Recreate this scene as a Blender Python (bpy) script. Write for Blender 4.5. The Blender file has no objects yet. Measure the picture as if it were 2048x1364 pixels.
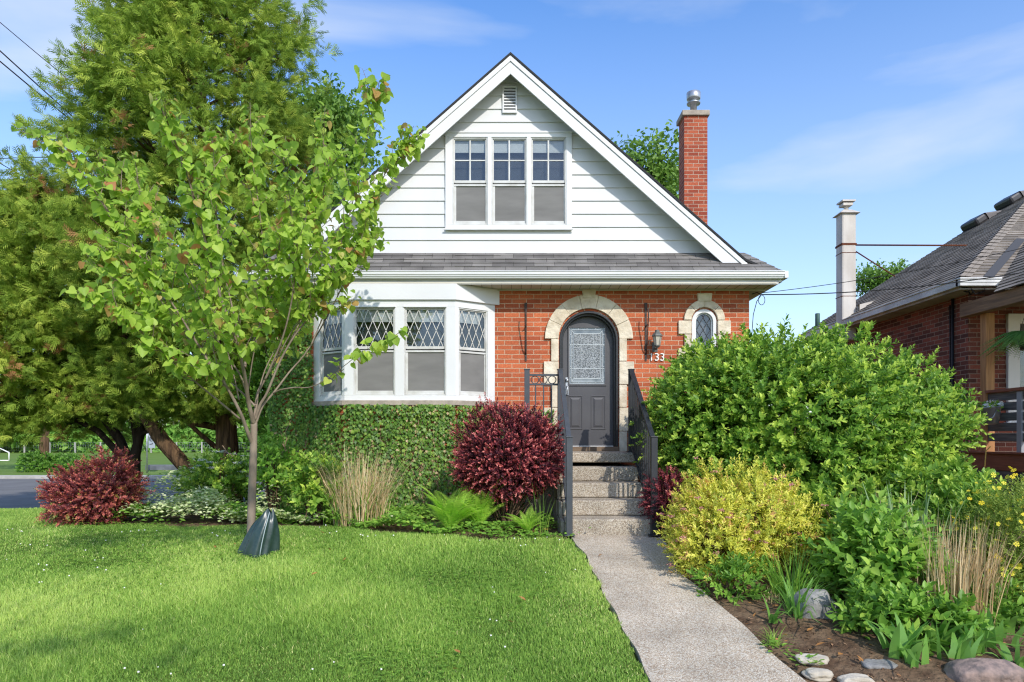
import bpy, math, random
import numpy as np
from mathutils import Vector, Matrix
from mathutils.geometry import interpolate_bezier

# ------------------------------------------------------------------ camera, sky, sun, exposure
F = 1365.0; CX = 1024.0; HY = 875.0; H = 1.67
scene = bpy.context.scene
cam_d = bpy.data.cameras.new("camera"); cam = bpy.data.objects.new("camera", cam_d)
scene.collection.objects.link(cam); scene.camera = cam
cam.location = (0, 0, H); cam.rotation_euler = (math.radians(90), 0, 0)
cam_d.sensor_width = 36.0; cam_d.lens = 36.0 * F / 2048.0
cam_d.shift_x = 0.0; cam_d.shift_y = (HY - 682.0) / 2048.0
cam_d.clip_start = 0.05; cam_d.clip_end = 2000.0

SUN_TRAVEL = Vector((-0.50, 1.0, -0.82)).normalized()
sun_el = math.asin(-SUN_TRAVEL.z); sun_az = math.atan2(-SUN_TRAVEL.x, -SUN_TRAVEL.y)
sd = bpy.data.lights.new("sun", 'SUN'); sd.energy = 3.75; sd.angle = math.radians(0.55); sd.color = (1.0, 0.955, 0.89)
so = bpy.data.objects.new("sun", sd); scene.collection.objects.link(so)
so.rotation_euler = SUN_TRAVEL.to_track_quat('-Z', 'Y').to_euler(); so.location = (10, -20, 20)

world = bpy.data.worlds.new("World"); scene.world = world; world.use_nodes = True
wt = world.node_tree; wt.nodes.clear()
def wn(t): return wt.nodes.new(t)
w_out = wn('ShaderNodeOutputWorld'); w_bg = wn('ShaderNodeBackground'); w_sky = wn('ShaderNodeTexSky')
w_sky.sky_type = 'NISHITA'; w_sky.sun_disc = False; w_sky.sun_elevation = sun_el; w_sky.sun_rotation = sun_az
w_sky.altitude = 100; w_sky.air_density = 1.0; w_sky.dust_density = 0.6; w_sky.ozone_density = 2.0
w_hs = wn('ShaderNodeHueSaturation'); w_hs.inputs['Hue'].default_value = .507; w_hs.inputs['Saturation'].default_value = 1.30; w_hs.inputs['Value'].default_value = 2.95
w_tc = wn('ShaderNodeTexCoord'); w_mp = wn('ShaderNodeMapping')
w_mp.inputs['Scale'].default_value = (1.0, 1.6, 4.2); w_mp.inputs['Location'].default_value = (1.7, 0.9, 0.55); w_mp.inputs['Rotation'].default_value = (0.0, 0.12, 0.0)
w_no = wn('ShaderNodeTexNoise'); w_no.inputs['Scale'].default_value = 1.35; w_no.inputs['Detail'].default_value = 7; w_no.inputs['Roughness'].default_value = 0.48; w_no.inputs['Distortion'].default_value = 0.5
w_cr = wn('ShaderNodeValToRGB')
w_cr.color_ramp.elements[0].position = 0.46; w_cr.color_ramp.elements[0].color = (0, 0, 0, 1)
w_cr.color_ramp.elements[1].position = 0.72; w_cr.color_ramp.elements[1].color = (0.8, 0.8, 0.8, 1)
w_sp = wn('ShaderNodeSeparateXYZ')
w_hz = wn('ShaderNodeMapRange'); w_hz.inputs['From Min'].default_value = 0.0; w_hz.inputs['From Max'].default_value = 0.60
w_hz.inputs['To Min'].default_value = 0.60; w_hz.inputs['To Max'].default_value = 0.0
w_add = wn('ShaderNodeMath'); w_add.operation = 'MAXIMUM'
w_mx = wn('ShaderNodeMix'); w_mx.data_type = 'RGBA'
w_mx.inputs[7].default_value = (8.6, 9.3, 10.2, 1)
L = wt.links.new
L(w_tc.outputs['Generated'], w_mp.inputs['Vector']); L(w_mp.outputs[0], w_no.inputs['Vector']); L(w_no.outputs['Fac'], w_cr.inputs[0])
L(w_tc.outputs['Generated'], w_sp.inputs[0]); L(w_sp.outputs['Z'], w_hz.inputs['Value'])
L(w_cr.outputs[0], w_add.inputs[0]); L(w_hz.outputs[0], w_add.inputs[1])
L(w_sky.outputs[0], w_hs.inputs['Color']); L(w_hs.outputs[0], w_mx.inputs[6]); L(w_add.outputs[0], w_mx.inputs[0])
L(w_mx.outputs[2], w_bg.inputs['Color']); L(w_bg.outputs[0], w_out.inputs['Surface'])
w_bg.inputs['Strength'].default_value = 0.10

vs = scene.view_settings
vs.view_transform = 'Standard'; vs.look = 'None'; vs.exposure = 0.0; vs.gamma = 1.0; vs.use_curve_mapping = False
scene.cycles.max_bounces = 8; scene.cycles.diffuse_bounces = 3; scene.cycles.transparent_max_bounces = 12
scene.cycles.use_denoising = True; scene.cycles.denoising_prefilter = 'NONE'; scene.cycles.filter_width = 1.2; scene.cycles.sample_clamp_indirect = 4.0; scene.cycles.use_adaptive_sampling = False

# ------------------------------------------------------------------ helpers
rng = np.random.default_rng(7); random.seed(7)
COL = scene.collection
ORG = {}

def P(px, py, d): return Vector(((px - CX) * d / F, d, H - (py - HY) * d / F))
def Xp(px, d): return (px - CX) * d / F
def Zp(py, d): return H - (py - HY) * d / F

def tag(o, label=None, cat=None, group=None, kind=None):
    if label: o['label'] = label
    if cat: o['category'] = cat
    if group: o['group'] = group
    if kind: o['kind'] = kind
    return o

def thing(name, label, cat, loc, group=None):
    o = bpy.data.objects.new(name, None); COL.objects.link(o); o.empty_display_size = 0.1
    o.location = loc; ORG[o.name] = Vector(loc)
    return tag(o, label, cat, group)

def link_mesh(name, me, parent, loc):
    o = bpy.data.objects.new(name, me); COL.objects.link(o)
    if parent is not None:
        o.parent = parent; ORG[o.name] = ORG[parent.name]
    else:
        o.location = loc; ORG[o.name] = Vector(loc)
    return o

def copy_tree(o, parent=None):
    c = o.copy(); COL.objects.link(c); c.parent = parent
    for ch in list(o.children): copy_tree(ch, c)
    return c

class MB:
    """collects shapes; build() links them as one mesh object"""
    def __init__(s): s.v = []; s.f = []; s.uv = {}; s.M = None; s.sm = set()
    def add(s, vs_, fs, uvs=None, smooth=False):
        b = len(s.v)
        for p in vs_:
            p = Vector(p); s.v.append(s.M @ p if s.M is not None else p)
        for i, f in enumerate(fs):
            if uvs: s.uv[len(s.f)] = uvs[i]
            if smooth: s.sm.add(len(s.f))
            s.f.append([b + k for k in f])
        return s
    def box(s, x0, x1, y0, y1, z0, z1):
        x0, x1 = min(x0, x1), max(x0, x1); y0, y1 = min(y0, y1), max(y0, y1); z0, z1 = min(z0, z1), max(z0, z1)
        return s.add([(x0,y0,z0),(x1,y0,z0),(x1,y1,z0),(x0,y1,z0),(x0,y0,z1),(x1,y0,z1),(x1,y1,z1),(x0,y1,z1)],
                     [(0,3,2,1),(4,5,6,7),(0,1,5,4),(1,2,6,5),(2,3,7,6),(3,0,4,7)])
    def prism(s, pts, y0, y1):
        """polygon of (x, z) extruded from y0 to y1"""
        n = len(pts)
        a = sum(pts[i][0]*pts[(i+1)%n][1]-pts[(i+1)%n][0]*pts[i][1] for i in range(n))
        if a < 0: pts = pts[::-1]
        v = [(p[0], y0, p[1]) for p in pts] + [(p[0], y1, p[1]) for p in pts]
        f = [list(range(n)), list(range(2*n-1, n-1, -1))] + [(i, n+i, n+(i+1)%n, (i+1)%n) for i in range(n)]
        return s.add(v, f)
    def prismz(s, pts, z0, z1):
        n = len(pts)
        a = sum(pts[i][0]*pts[(i+1)%n][1]-pts[(i+1)%n][0]*pts[i][1] for i in range(n))
        if a < 0: pts = pts[::-1]
        v = [(p[0], p[1], z0) for p in pts] + [(p[0], p[1], z1) for p in pts]
        f = [list(range(n-1, -1, -1)), list(range(n, 2*n))] + [(i, (i+1)%n, n+(i+1)%n, n+i) for i in range(n)]
        return s.add(v, f)
    def tube(s, path, rad, n=8, caps=True):
        path = [Vector(p) for p in path]; m = len(path)
        if not hasattr(rad, '__len__'): rad = [rad]*m
        t0 = (path[1]-path[0]).normalized(); up = Vector((0,0,1)) if abs(t0.z) < .9 else Vector((1,0,0))
        x = t0.cross(up).normalized(); v = []; 
        for i, p in enumerate(path):
            t = (path[min(i+1, m-1)]-path[max(i-1, 0)]).normalized()
            x = (x - t*x.dot(t)).normalized(); y = t.cross(x)
            for k in range(n):
                a = 2*math.pi*k/n; v.append(p + (x*math.cos(a)+y*math.sin(a))*rad[i])
        f = [(i*n+k, i*n+(k+1)%n, (i+1)*n+(k+1)%n, (i+1)*n+k) for i in range(m-1) for k in range(n)]
        s.add(v, f, smooth=True)
        if caps:
            b = len(s.v)-len(v); s.f.append([b+k for k in range(n-1,-1,-1)]); s.f.append([b+(m-1)*n+k for k in range(n)])
        return s
    def lathe(s, c, prof, n=20):
        """profile of (r, z) about the vertical through c"""
        v = [(c[0]+r*math.cos(2*math.pi*k/n), c[1]+r*math.sin(2*math.pi*k/n), c[2]+z) for r, z in prof for k in range(n)]
        m = len(prof)
        f = [(i*n+k, i*n+(k+1)%n, (i+1)*n+(k+1)%n, (i+1)*n+k) for i in range(m-1) for k in range(n)]
        b = len(s.v); s.add(v, f, smooth=True)
        s.f.append([b+k for k in range(n-1,-1,-1)]); s.f.append([b+(m-1)*n+k for k in range(n)])
        return s
    def build(s, name, mat, parent=None, bevel=0.0, flat=False):
        me = bpy.data.meshes.new(name)
        if parent is not None: org = ORG[parent.name]
        else:
            lo = Vector((min(p.x for p in s.v), min(p.y for p in s.v), min(p.z for p in s.v)))
            hi = Vector((max(p.x for p in s.v), max(p.y for p in s.v), max(p.z for p in s.v)))
            org = Vector(((lo.x+hi.x)/2, (lo.y+hi.y)/2, lo.z))
        me.from_pydata([tuple(p-org) for p in s.v], [], s.f)
        uvl = me.uv_layers.new(name="UVMap"); 
        vw = s.v
        for pi, poly in enumerate(me.polygons):
            if pi in s.uv:
                for li, uv in zip(poly.loop_indices, s.uv[pi]): uvl.data[li].uv = uv
            else:
                n = poly.normal; ax, ay, az = abs(n.x), abs(n.y), abs(n.z)
                for li in poly.loop_indices:
                    p = vw[me.loops[li].vertex_index]
                    uvl.data[li].uv = (p.x, p.y) if az >= ax and az >= ay else ((p.x, p.z) if ay >= ax else (p.y, p.z))
            if pi in s.sm and not flat: poly.use_smooth = True
        me.materials.append(mat); me.validate()
        o = link_mesh(name, me, parent, org)
        if bevel:
            m = o.modifiers.new("bevel", 'BEVEL'); m.width = bevel; m.segments = 2; m.limit_method = 'ANGLE'; m.angle_limit = math.radians(40)
        return o

def scatter(name, template, pos, R, scale, tint, mat, parent=None, loc=None):
    """many small leaves as one mesh: template (verts, faces) placed at pos with frames R"""
    tv = np.array(template[0], float); tf = template[1]
    pos = np.asarray(pos, float); M = len(pos); n = len(tv)
    scale = np.broadcast_to(np.asarray(scale, float), (M,)) if np.ndim(scale) < 2 else scale
    sc = scale[:, None, None] if np.ndim(scale) == 1 else scale[:, None, :]
    V = np.einsum('mij,mnj->mni', R, tv[None]*sc) + pos[:, None, :]
    if parent is not None: org = np.array(ORG[parent.name])
    else: org = np.array(loc if loc is not None else (pos[:,0].mean(), pos[:,1].mean(), pos[:,2].min()))
    V = (V - org).reshape(-1, 3)
    me = bpy.data.meshes.new(name)
    ll = np.array([len(f) for f in tf]); flat = np.array([i for f in tf for i in f])
    me.vertices.add(M*n); me.vertices.foreach_set('co', V.astype(np.float32).ravel())
    loops = (flat[None] + (np.arange(M)*n)[:, None]).ravel()
    me.loops.add(len(loops)); me.loops.foreach_set('vertex_index', loops.astype(np.int32))
    tot = np.tile(ll, M); me.polygons.add(len(tot))
    st = np.concatenate([[0], np.cumsum(tot)[:-1]])
    me.polygons.foreach_set('loop_start', st.astype(np.int32)); me.polygons.foreach_set('loop_total', tot.astype(np.int32))
    a = me.attributes.new('tint', 'FLOAT', 'POINT'); a.data.foreach_set('value', np.repeat(np.asarray(tint, np.float32), n))
    me.materials.append(mat); me.update()
    return link_mesh(name, me, parent, Vector(org))

def nrm(a): return a/np.maximum(np.linalg.norm(a, axis=-1, keepdims=True), 1e-9)
def frames(d, n):
    d = nrm(d); x = nrm(np.cross(d, n)); z = np.cross(x, d)
    return np.stack([x, d, z], axis=-1)
class Noise:
    def __init__(s, seed, k=14):
        r = np.random.default_rng(seed); s.w = nrm(r.normal(size=(k, 3)))*r.uniform(.6, 2.2, (k, 1)); s.p = r.uniform(0, 6.28, k)
    def __call__(s, q): return np.sin(np.asarray(q) @ s.w.T + s.p).sum(-1)/math.sqrt(len(s.p)/2)/1.6
def sstep(a, b, x): t = np.clip((x-a)/(b-a), 0, 1); return t*t*(3-2*t)

# ------------------------------------------------------------------ terrain
def g(x, y):
    x = np.asarray(x, float); y = np.asarray(y, float)
    t = np.minimum(7.9-y, 5.2); k = .22
    z = .54 - .166*k*np.logaddexp(0, t/k)
    s = sstep(-4.4, -6.3, x)*sstep(10.5, 13.2, y)
    z = z*(1-s)
    r = sstep(-13, -16, x)*sstep(6, 3, y)   # gentle fall at the far left front
    return z*(1-r)
def hit(px, py, lo=2.5, hi=60.0):
    d = np.linspace(lo, hi, 6000); X = (px-CX)*d/F; Z = H-(py-HY)*d/F
    i = np.argmax(Z < g(X, d)); return Vector((X[i], d[i], float(g(X[i], d[i]))))

# ------------------------------------------------------------------ materials
def mat(name, col, rough=.6, spec=.4, metal=0.0):
    m = bpy.data.materials.new(name); m.use_nodes = True; b = m.node_tree.nodes['Principled BSDF']
    b.inputs['Base Color'].default_value = (*col, 1); b.inputs['Roughness'].default_value = rough
    b.inputs['Specular IOR Level'].default_value = spec; b.inputs['Metallic'].default_value = metal
    return m
def nt(m): return m.node_tree.nodes, m.node_tree.links.new, m.node_tree.nodes['Principled BSDF']
def noisy(name, c1, c2, scale=8, rough=.7, spec=.3, bump=.0, bscale=None, detail=5, metal=0.0, stretch=(1,1,1), lo=.35, hi=.65, dist=.01):
    m = mat(name, c1, rough, spec, metal); N, K, b = nt(m)
    tc = N.new('ShaderNodeTexCoord'); mp = N.new('ShaderNodeMapping'); mp.inputs['Scale'].default_value = stretch
    no = N.new('ShaderNodeTexNoise'); no.inputs['Scale'].default_value = scale; no.inputs['Detail'].default_value = detail
    cr = N.new('ShaderNodeValToRGB'); e = cr.color_ramp.elements
    e[0].position = lo; e[0].color = (*c1, 1); e[1].position = hi; e[1].color = (*c2, 1)
    K(tc.outputs['Object'], mp.inputs[0]); K(mp.outputs[0], no.inputs['Vector']); K(no.outputs['Fac'], cr.inputs[0]); K(cr.outputs[0], b.inputs['Base Color'])
    if bump:
        n2 = N.new('ShaderNodeTexNoise'); n2.inputs['Scale'].default_value = bscale or scale*4; n2.inputs['Detail'].default_value = 6
        bp = N.new('ShaderNodeBump'); bp.inputs['Strength'].default_value = bump; bp.inputs['Distance'].default_value = dist
        K(mp.outputs[0], n2.inputs['Vector']); K(n2.outputs['Fac'], bp.inputs['Height']); K(bp.outputs[0], b.inputs['Normal'])
    return m
GAIN = 1.7; DESAT = .07
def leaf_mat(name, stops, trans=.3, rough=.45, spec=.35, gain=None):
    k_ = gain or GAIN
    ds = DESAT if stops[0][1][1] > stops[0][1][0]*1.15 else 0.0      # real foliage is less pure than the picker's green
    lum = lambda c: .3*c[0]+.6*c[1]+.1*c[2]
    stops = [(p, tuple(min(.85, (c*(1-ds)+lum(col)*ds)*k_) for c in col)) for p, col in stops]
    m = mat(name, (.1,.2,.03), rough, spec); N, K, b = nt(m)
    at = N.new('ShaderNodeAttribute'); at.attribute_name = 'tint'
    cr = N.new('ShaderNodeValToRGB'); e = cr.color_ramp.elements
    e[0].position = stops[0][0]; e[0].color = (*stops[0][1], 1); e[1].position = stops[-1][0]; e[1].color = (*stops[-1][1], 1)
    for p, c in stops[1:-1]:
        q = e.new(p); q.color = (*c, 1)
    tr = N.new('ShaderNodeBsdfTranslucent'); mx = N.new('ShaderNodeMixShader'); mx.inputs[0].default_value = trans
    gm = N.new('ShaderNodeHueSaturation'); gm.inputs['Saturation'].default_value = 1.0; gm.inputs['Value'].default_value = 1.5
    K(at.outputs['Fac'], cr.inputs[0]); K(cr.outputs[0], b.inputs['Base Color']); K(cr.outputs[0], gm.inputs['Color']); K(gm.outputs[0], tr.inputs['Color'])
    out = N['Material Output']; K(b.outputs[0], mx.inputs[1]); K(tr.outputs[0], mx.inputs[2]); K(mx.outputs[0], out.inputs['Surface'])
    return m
def brick_mat(name, c1, c2, mortar, bw=.218, rh=.0695, bias=0.0, dark=None, msize=.006):
    m = mat(name, c1, .85, .2); N, K, b = nt(m)
    uv = N.new('ShaderNodeUVMap'); bt = N.new('ShaderNodeTexBrick')
    bt.inputs['Scale'].default_value = 1.0; bt.inputs['Brick Width'].default_value = bw; bt.inputs['Row Height'].default_value = rh
    bt.inputs['Mortar Size'].default_value = msize; bt.inputs['Mortar Smooth'].default_value = .25; bt.inputs['Bias'].default_value = bias
    bt.inputs['Color1'].default_value = (*c1, 1); bt.inputs['Color2'].default_value = (*c2, 1); bt.inputs['Mortar'].default_value = (*mortar, 1)
    no = N.new('ShaderNodeTexNoise'); no.inputs['Scale'].default_value = 45; no.inputs['Detail'].default_value = 6
    mr = N.new('ShaderNodeMapRange'); mr.inputs['From Min'].default_value = .3; mr.inputs['From Max'].default_value = .7; mr.inputs['To Min'].default_value = .78; mr.inputs['To Max'].default_value = 1.18
    n3 = N.new('ShaderNodeTexNoise'); n3.inputs['Scale'].default_value = 1.7; n3.inputs['Detail'].default_value = 3
    m3 = N.new('ShaderNodeMapRange'); m3.inputs['From Min'].default_value = .3; m3.inputs['From Max'].default_value = .7; m3.inputs['To Min'].default_value = .86; m3.inputs['To Max'].default_value = 1.1
    mu2 = N.new('ShaderNodeMath'); mu2.operation = 'MULTIPLY'
    mu = N.new('ShaderNodeMix'); mu.data_type = 'RGBA'; mu.blend_type = 'MULTIPLY'; mu.inputs[0].default_value = 1.0
    bp = N.new('ShaderNodeBump'); bp.inputs['Strength'].default_value = .7; bp.inputs['Distance'].default_value = .006; bp.invert = True
    ad = N.new('ShaderNodeMath'); ad.operation = 'MULTIPLY_ADD'; ad.inputs[1].default_value = -.25
    K(uv.outputs[0], bt.inputs['Vector']); K(uv.outputs[0], no.inputs['Vector']); K(uv.outputs[0], n3.inputs['Vector'])
    K(no.outputs['Fac'], mr.inputs['Value']); K(n3.outputs['Fac'], m3.inputs['Value'])
    K(mr.outputs[0], mu2.inputs[0]); K(m3.outputs[0], mu2.inputs[1])
    K(bt.outputs['Color'], mu.inputs[6]); K(mu2.outputs[0], mu.inputs[7]); K(mu.outputs[2], b.inputs['Base Color'])
    K(no.outputs['Fac'], ad.inputs[0]); K(bt.outputs['Fac'], ad.inputs[2]); K(ad.outputs[0], bp.inputs['Height']); K(bp.outputs[0], b.inputs['Normal'])
    return m
def shingle_mat(name, c1, c2, tab=.30, expo=.13):
    m = mat(name, c1, .92, .15); N, K, b = nt(m)
    uv = N.new('ShaderNodeUVMap'); bt = N.new('ShaderNodeTexBrick')
    bt.inputs['Scale'].default_value = 1.0; bt.inputs['Brick Width'].default_value = tab; bt.inputs['Row Height'].default_value = expo
    bt.inputs['Mortar Size'].default_value = .004; bt.inputs['Color1'].default_value = (*c1, 1); bt.inputs['Color2'].default_value = (*c2, 1)
    bt.inputs['Mortar'].default_value = (c1[0]*.3, c1[1]*.3, c1[2]*.3, 1); bt.offset = .37; bt.inputs['Mortar Smooth'].default_value = .1
    no = N.new('ShaderNodeTexNoise'); no.inputs['Scale'].default_value = 160; no.inputs['Detail'].default_value = 3
    n2 = N.new('ShaderNodeTexNoise'); n2.inputs['Scale'].default_value = 2.5; n2.inputs['Detail'].default_value = 4
    mr = N.new('ShaderNodeMapRange'); mr.inputs['From Min'].default_value = .3; mr.inputs['From Max'].default_value = .7; mr.inputs['To Min'].default_value = .6; mr.inputs['To Max'].default_value = 1.35
    m3 = N.new('ShaderNodeMapRange'); m3.inputs['From Min'].default_value = .3; m3.inputs['From Max'].default_value = .7; m3.inputs['To Min'].default_value = .72; m3.inputs['To Max'].default_value = 1.2
    mu2 = N.new('ShaderNodeMath'); mu2.operation = 'MULTIPLY'
    mu = N.new('ShaderNodeMix'); mu.data_type = 'RGBA'; mu.blend_type = 'MULTIPLY'; mu.inputs[0].default_value = 1.0
    bp = N.new('ShaderNodeBump'); bp.inputs['Strength'].default_value = .5; bp.inputs['Distance'].default_value = .004
    K(uv.outputs[0], bt.inputs['Vector']); K(uv.outputs[0], no.inputs['Vector']); K(uv.outputs[0], n2.inputs['Vector'])
    K(no.outputs['Fac'], mr.inputs['Value']); K(n2.outputs['Fac'], m3.inputs['Value']); K(mr.outputs[0], mu2.inputs[0]); K(m3.outputs[0], mu2.inputs[1])
    K(bt.outputs['Color'], mu.inputs[6]); K(mu2.outputs[0], mu.inputs[7]); K(mu.outputs[2], b.inputs['Base Color'])
    K(no.outputs['Fac'], bp.inputs['Height']); K(bp.outputs[0], b.inputs['Normal'])
    return m
def speckle_mat(name, cols, scale=70, bump=.6):
    """exposed aggregate: little stones in a pale matrix"""
    m = mat(name, cols[0], .85, .25); N, K, b = nt(m)
    tc = N.new('ShaderNodeTexCoord'); vo = N.new('ShaderNodeTexVoronoi'); vo.inputs['Scale'].default_value = scale
    cr = N.new('ShaderNodeValToRGB'); cr.color_ramp.interpolation = 'CONSTANT'; e = cr.color_ramp.elements
    e[0].position = 0; e[0].color = (*cols[0], 1); e[1].position = .82; e[1].color = (*cols[-1], 1)
    for i, c in enumerate(cols[1:-1]):
        q = e.new(.2 + .62*i/max(1, len(cols)-2)); q.color = (*c, 1)
    sp = N.new('ShaderNodeSeparateColor')
    no = N.new('ShaderNodeTexNoise'); no.inputs['Scale'].default_value = 2.2; no.inputs['Detail'].default_value = 5
    mr = N.new('ShaderNodeMapRange'); mr.inputs['From Min'].default_value = .3; mr.inputs['From Max'].default_value = .7; mr.inputs['To Min'].default_value = .74; mr.inputs['To Max'].default_value = 1.14
    ed = N.new('ShaderNodeMapRange'); ed.inputs['From Min'].default_value = .0; ed.inputs['From Max'].default_value = .55; ed.inputs['To Min'].default_value = 1.08; ed.inputs['To Max'].default_value = .62
    m2 = N.new('ShaderNodeMath'); m2.operation = 'MULTIPLY'
    mu = N.new('ShaderNodeMix'); mu.data_type = 'RGBA'; mu.blend_type = 'MULTIPLY'; mu.inputs[0].default_value = 1.0
    bp = N.new('ShaderNodeBump'); bp.inputs['Strength'].default_value = bump; bp.inputs['Distance'].default_value = .006; bp.invert = True
    K(tc.outputs['Object'], vo.inputs['Vector']); K(tc.outputs['Object'], no.inputs['Vector']); K(vo.outputs['Color'], sp.inputs[0]); K(sp.outputs[0], cr.inputs[0])
    K(no.outputs['Fac'], mr.inputs['Value']); K(vo.outputs['Distance'], ed.inputs['Value']); K(mr.outputs[0], m2.inputs[0]); K(ed.outputs[0], m2.inputs[1])
    K(cr.outputs[0], mu.inputs[6]); K(m2.outputs[0], mu.inputs[7]); K(mu.outputs[2], b.inputs['Base Color'])
    K(vo.outputs['Distance'], bp.inputs['Height']); K(bp.outputs[0], b.inputs['Normal'])
    return m
def wood_mat(name, c1, c2, axis=0, rough=.7):
    st = [14, 14, 14]; st[axis] = 1.0
    return noisy(name, c1, c2, 3.0, rough, .25, .25, 9, 6, stretch=tuple(st), lo=.3, hi=.7)
def glass_mat(name, tint=(.75,.8,.82), refl=.16):
    m = bpy.data.materials.new(name); m.use_nodes = True; N = m.node_tree.nodes; K = m.node_tree.links.new; N.remove(N['Principled BSDF'])
    t = N.new('ShaderNodeBsdfTransparent'); t.inputs[0].default_value = (*tint, 1)
    gl = N.new('ShaderNodeBsdfGlossy'); gl.inputs['Roughness'].default_value = .03; gl.inputs['Color'].default_value = (.9,.95,1,1)
    no = N.new('ShaderNodeTexNoise'); no.inputs['Scale'].default_value = 3.0; tc = N.new('ShaderNodeTexCoord')
    bp = N.new('ShaderNodeBump'); bp.inputs['Strength'].default_value = .08; bp.inputs['Distance'].default_value = .05
    K(tc.outputs['Object'], no.inputs['Vector']); K(no.outputs['Fac'], bp.inputs['Height']); K(bp.outputs[0], gl.inputs['Normal'])
    mx = N.new('ShaderNodeMixShader'); mx.inputs[0].default_value = refl
    K(t.outputs[0], mx.inputs[1]); K(gl.outputs[0], mx.inputs[2]); K(mx.outputs[0], N['Material Output'].inputs['Surface'])
    return m

MT = {}
MT['brick'] = brick_mat('red_brick', (.56,.152,.062), (.36,.084,.038), (.54,.37,.25))
MT['brick_dark'] = brick_mat('brown_brick', (.25,.075,.050), (.060,.030,.026), (.30,.215,.17), bias=-.15)
MT['brick_chim'] = brick_mat('chimney_brick', (.44,.11,.052), (.27,.055,.03), (.46,.34,.25), bw=.20)
MT['white'] = noisy('white_paint', (.72,.72,.71), (.67,.67,.66), 1.3, .45, .4, .05, 30)
MT['siding'] = noisy('white_siding', (.685,.685,.675), (.615,.615,.605), 1.1, .5, .3, .06, 60, stretch=(1.6,1,.5), lo=.3, hi=.75)
MT['trimgrey'] = noisy('grey_white_trim', (.56,.56,.54), (.48,.48,.46), 2.0, .5, .35)
MT['soffit'] = noisy('cream_soffit', (.66,.62,.52), (.58,.54,.45), 1.5, .6, .3)
MT['shingle'] = shingle_mat('grey_shingle', (.245,.228,.208), (.145,.135,.125))
MT['shingle_n'] = shingle_mat('taupe_shingle', (.32,.275,.225), (.175,.150,.123), .25, .125)
MT['shingle_edge'] = mat('shingle_edge', (.03,.03,.032), .9)
MT['stone'] = noisy('limestone', (.76,.67,.52), (.56,.47,.34), 5.5, .85, .2, .9, 9, 7, dist=.035)
MT['sillstone'] = noisy('sill_concrete', (.42,.36,.29), (.30,.26,.21), 9, .9, .2, .4, 40)
MT['door'] = noisy('charcoal_door_paint', (.088,.086,.090), (.074,.072,.077), 3, .5, .4, .03, 60)
MT['doortrim'] = noisy('black_door_trim', (.014,.014,.015), (.022,.022,.023), 20, .35, .5, .2, 70)
MT['iron'] = noisy('grey_iron_paint', (.060,.066,.076), (.05,.055,.063), 12, .42, .5)
MT['ironblack'] = noisy('dark_iron_paint', (.016,.017,.021), (.024,.025,.03), 12, .42, .5)
MT['wrought'] = noisy('rusty_wrought_iron', (.025,.021,.019), (.10,.06,.045), 25, .65, .4, .3, 90)
MT['glass'] = glass_mat('window_glass', (.8,.82,.82), .055)
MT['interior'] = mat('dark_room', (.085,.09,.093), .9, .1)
MT['blind'] = mat('white_blind', (.72,.72,.70), .6, .3)
MT['screen'] = noisy('insect_screen', (.220,.213,.200), (.155,.150,.142), 5, .8, .2, stretch=(.4,1,1.6), lo=.25, hi=.75)
MT['lead'] = mat('white_lead_strip', (.62,.60,.55), .5, .4)
MT['leaddark'] = mat('dark_lead_strip', (.05,.05,.055), .5, .4)
MT['sash'] = noisy('sash_white', (.62,.615,.59), (.50,.49,.45), 6, .5, .35)
MT['aggregate'] = speckle_mat('exposed_aggregate_path', [(.60,.49,.36),(.82,.71,.55),(.72,.58,.42),(.84,.76,.62),(.50,.38,.27)], 120, .45)
MT['aggstep'] = speckle_mat('exposed_aggregate_step', [(.48,.40,.30),(.70,.61,.48),(.60,.50,.37),(.74,.66,.54),(.38,.30,.22)], 110)
MT['block'] = noisy('split_block', (.30,.27,.22), (.20,.175,.14), 7, .9, .2, .9, 14, 6, dist=.03)
MT['soil'] = noisy('brown_soil', (.095,.058,.035), (.20,.135,.082), 5.5, .95, .1, 1.0, 26, 8, dist=.03)
MT['ground'] = noisy('grassy_earth', (.060,.105,.020), (.095,.150,.030), .35, .95, .1, .4, 5)
MT['lawnbase'] = noisy('turf_thatch', (.060,.105,.014), (.110,.150,.028), 3.5, .95, .1, .8, 30, 6, dist=.02)
MT['field'] = noisy('mown_field', (.120,.200,.035), (.165,.235,.055), .5, .95, .1, .2, 8)
MT['road'] = noisy('asphalt', (.150,.142,.135), (.185,.176,.168), 1.2, .9, .25, .4, 120)
MT['kerb'] = noisy('concrete_kerb', (.46,.44,.40), (.36,.345,.31), 4, .9, .2, .2, 40)
MT['galv'] = noisy('galvanised_steel', (.52,.53,.55), (.36,.37,.39), 9, .38, .5, .1, 30, metal=.75)
MT['flue'] = noisy('stained_white_metal', (.62,.58,.52), (.44,.39,.33), 3.0, .5, .4, stretch=(1,1,.35))
MT['rust'] = noisy('rust', (.16,.05,.022), (.08,.03,.018), 18, .85, .2)
MT['wire'] = mat('black_cable', (.012,.012,.013), .6, .3)
MT['bark'] = noisy('smooth_grey_bark', (.30,.235,.175), (.19,.145,.105), 9, .85, .2, .35, 26, 6, stretch=(1,1,.45))
MT['barkdark'] = noisy('dark_bark', (.050,.038,.030), (.028,.021,.017), 12, .95, .1, .9, 22, 6, stretch=(1,1,.3), dist=.03)
MT['barkcedar'] = noisy('stringy_cedar_bark', (.19,.115,.062), (.065,.040,.025), 9, .95, .1, 1.0, 14, 7, stretch=(2.2,2.2,.22), dist=.05)
MT['stem'] = noisy('woody_stem', (.16,.105,.065), (.09,.06,.04), 20, .9, .1)
MT['vine'] = noisy('vine_stem', (.34,.24,.15), (.20,.13,.08), 20, .9, .1)
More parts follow.
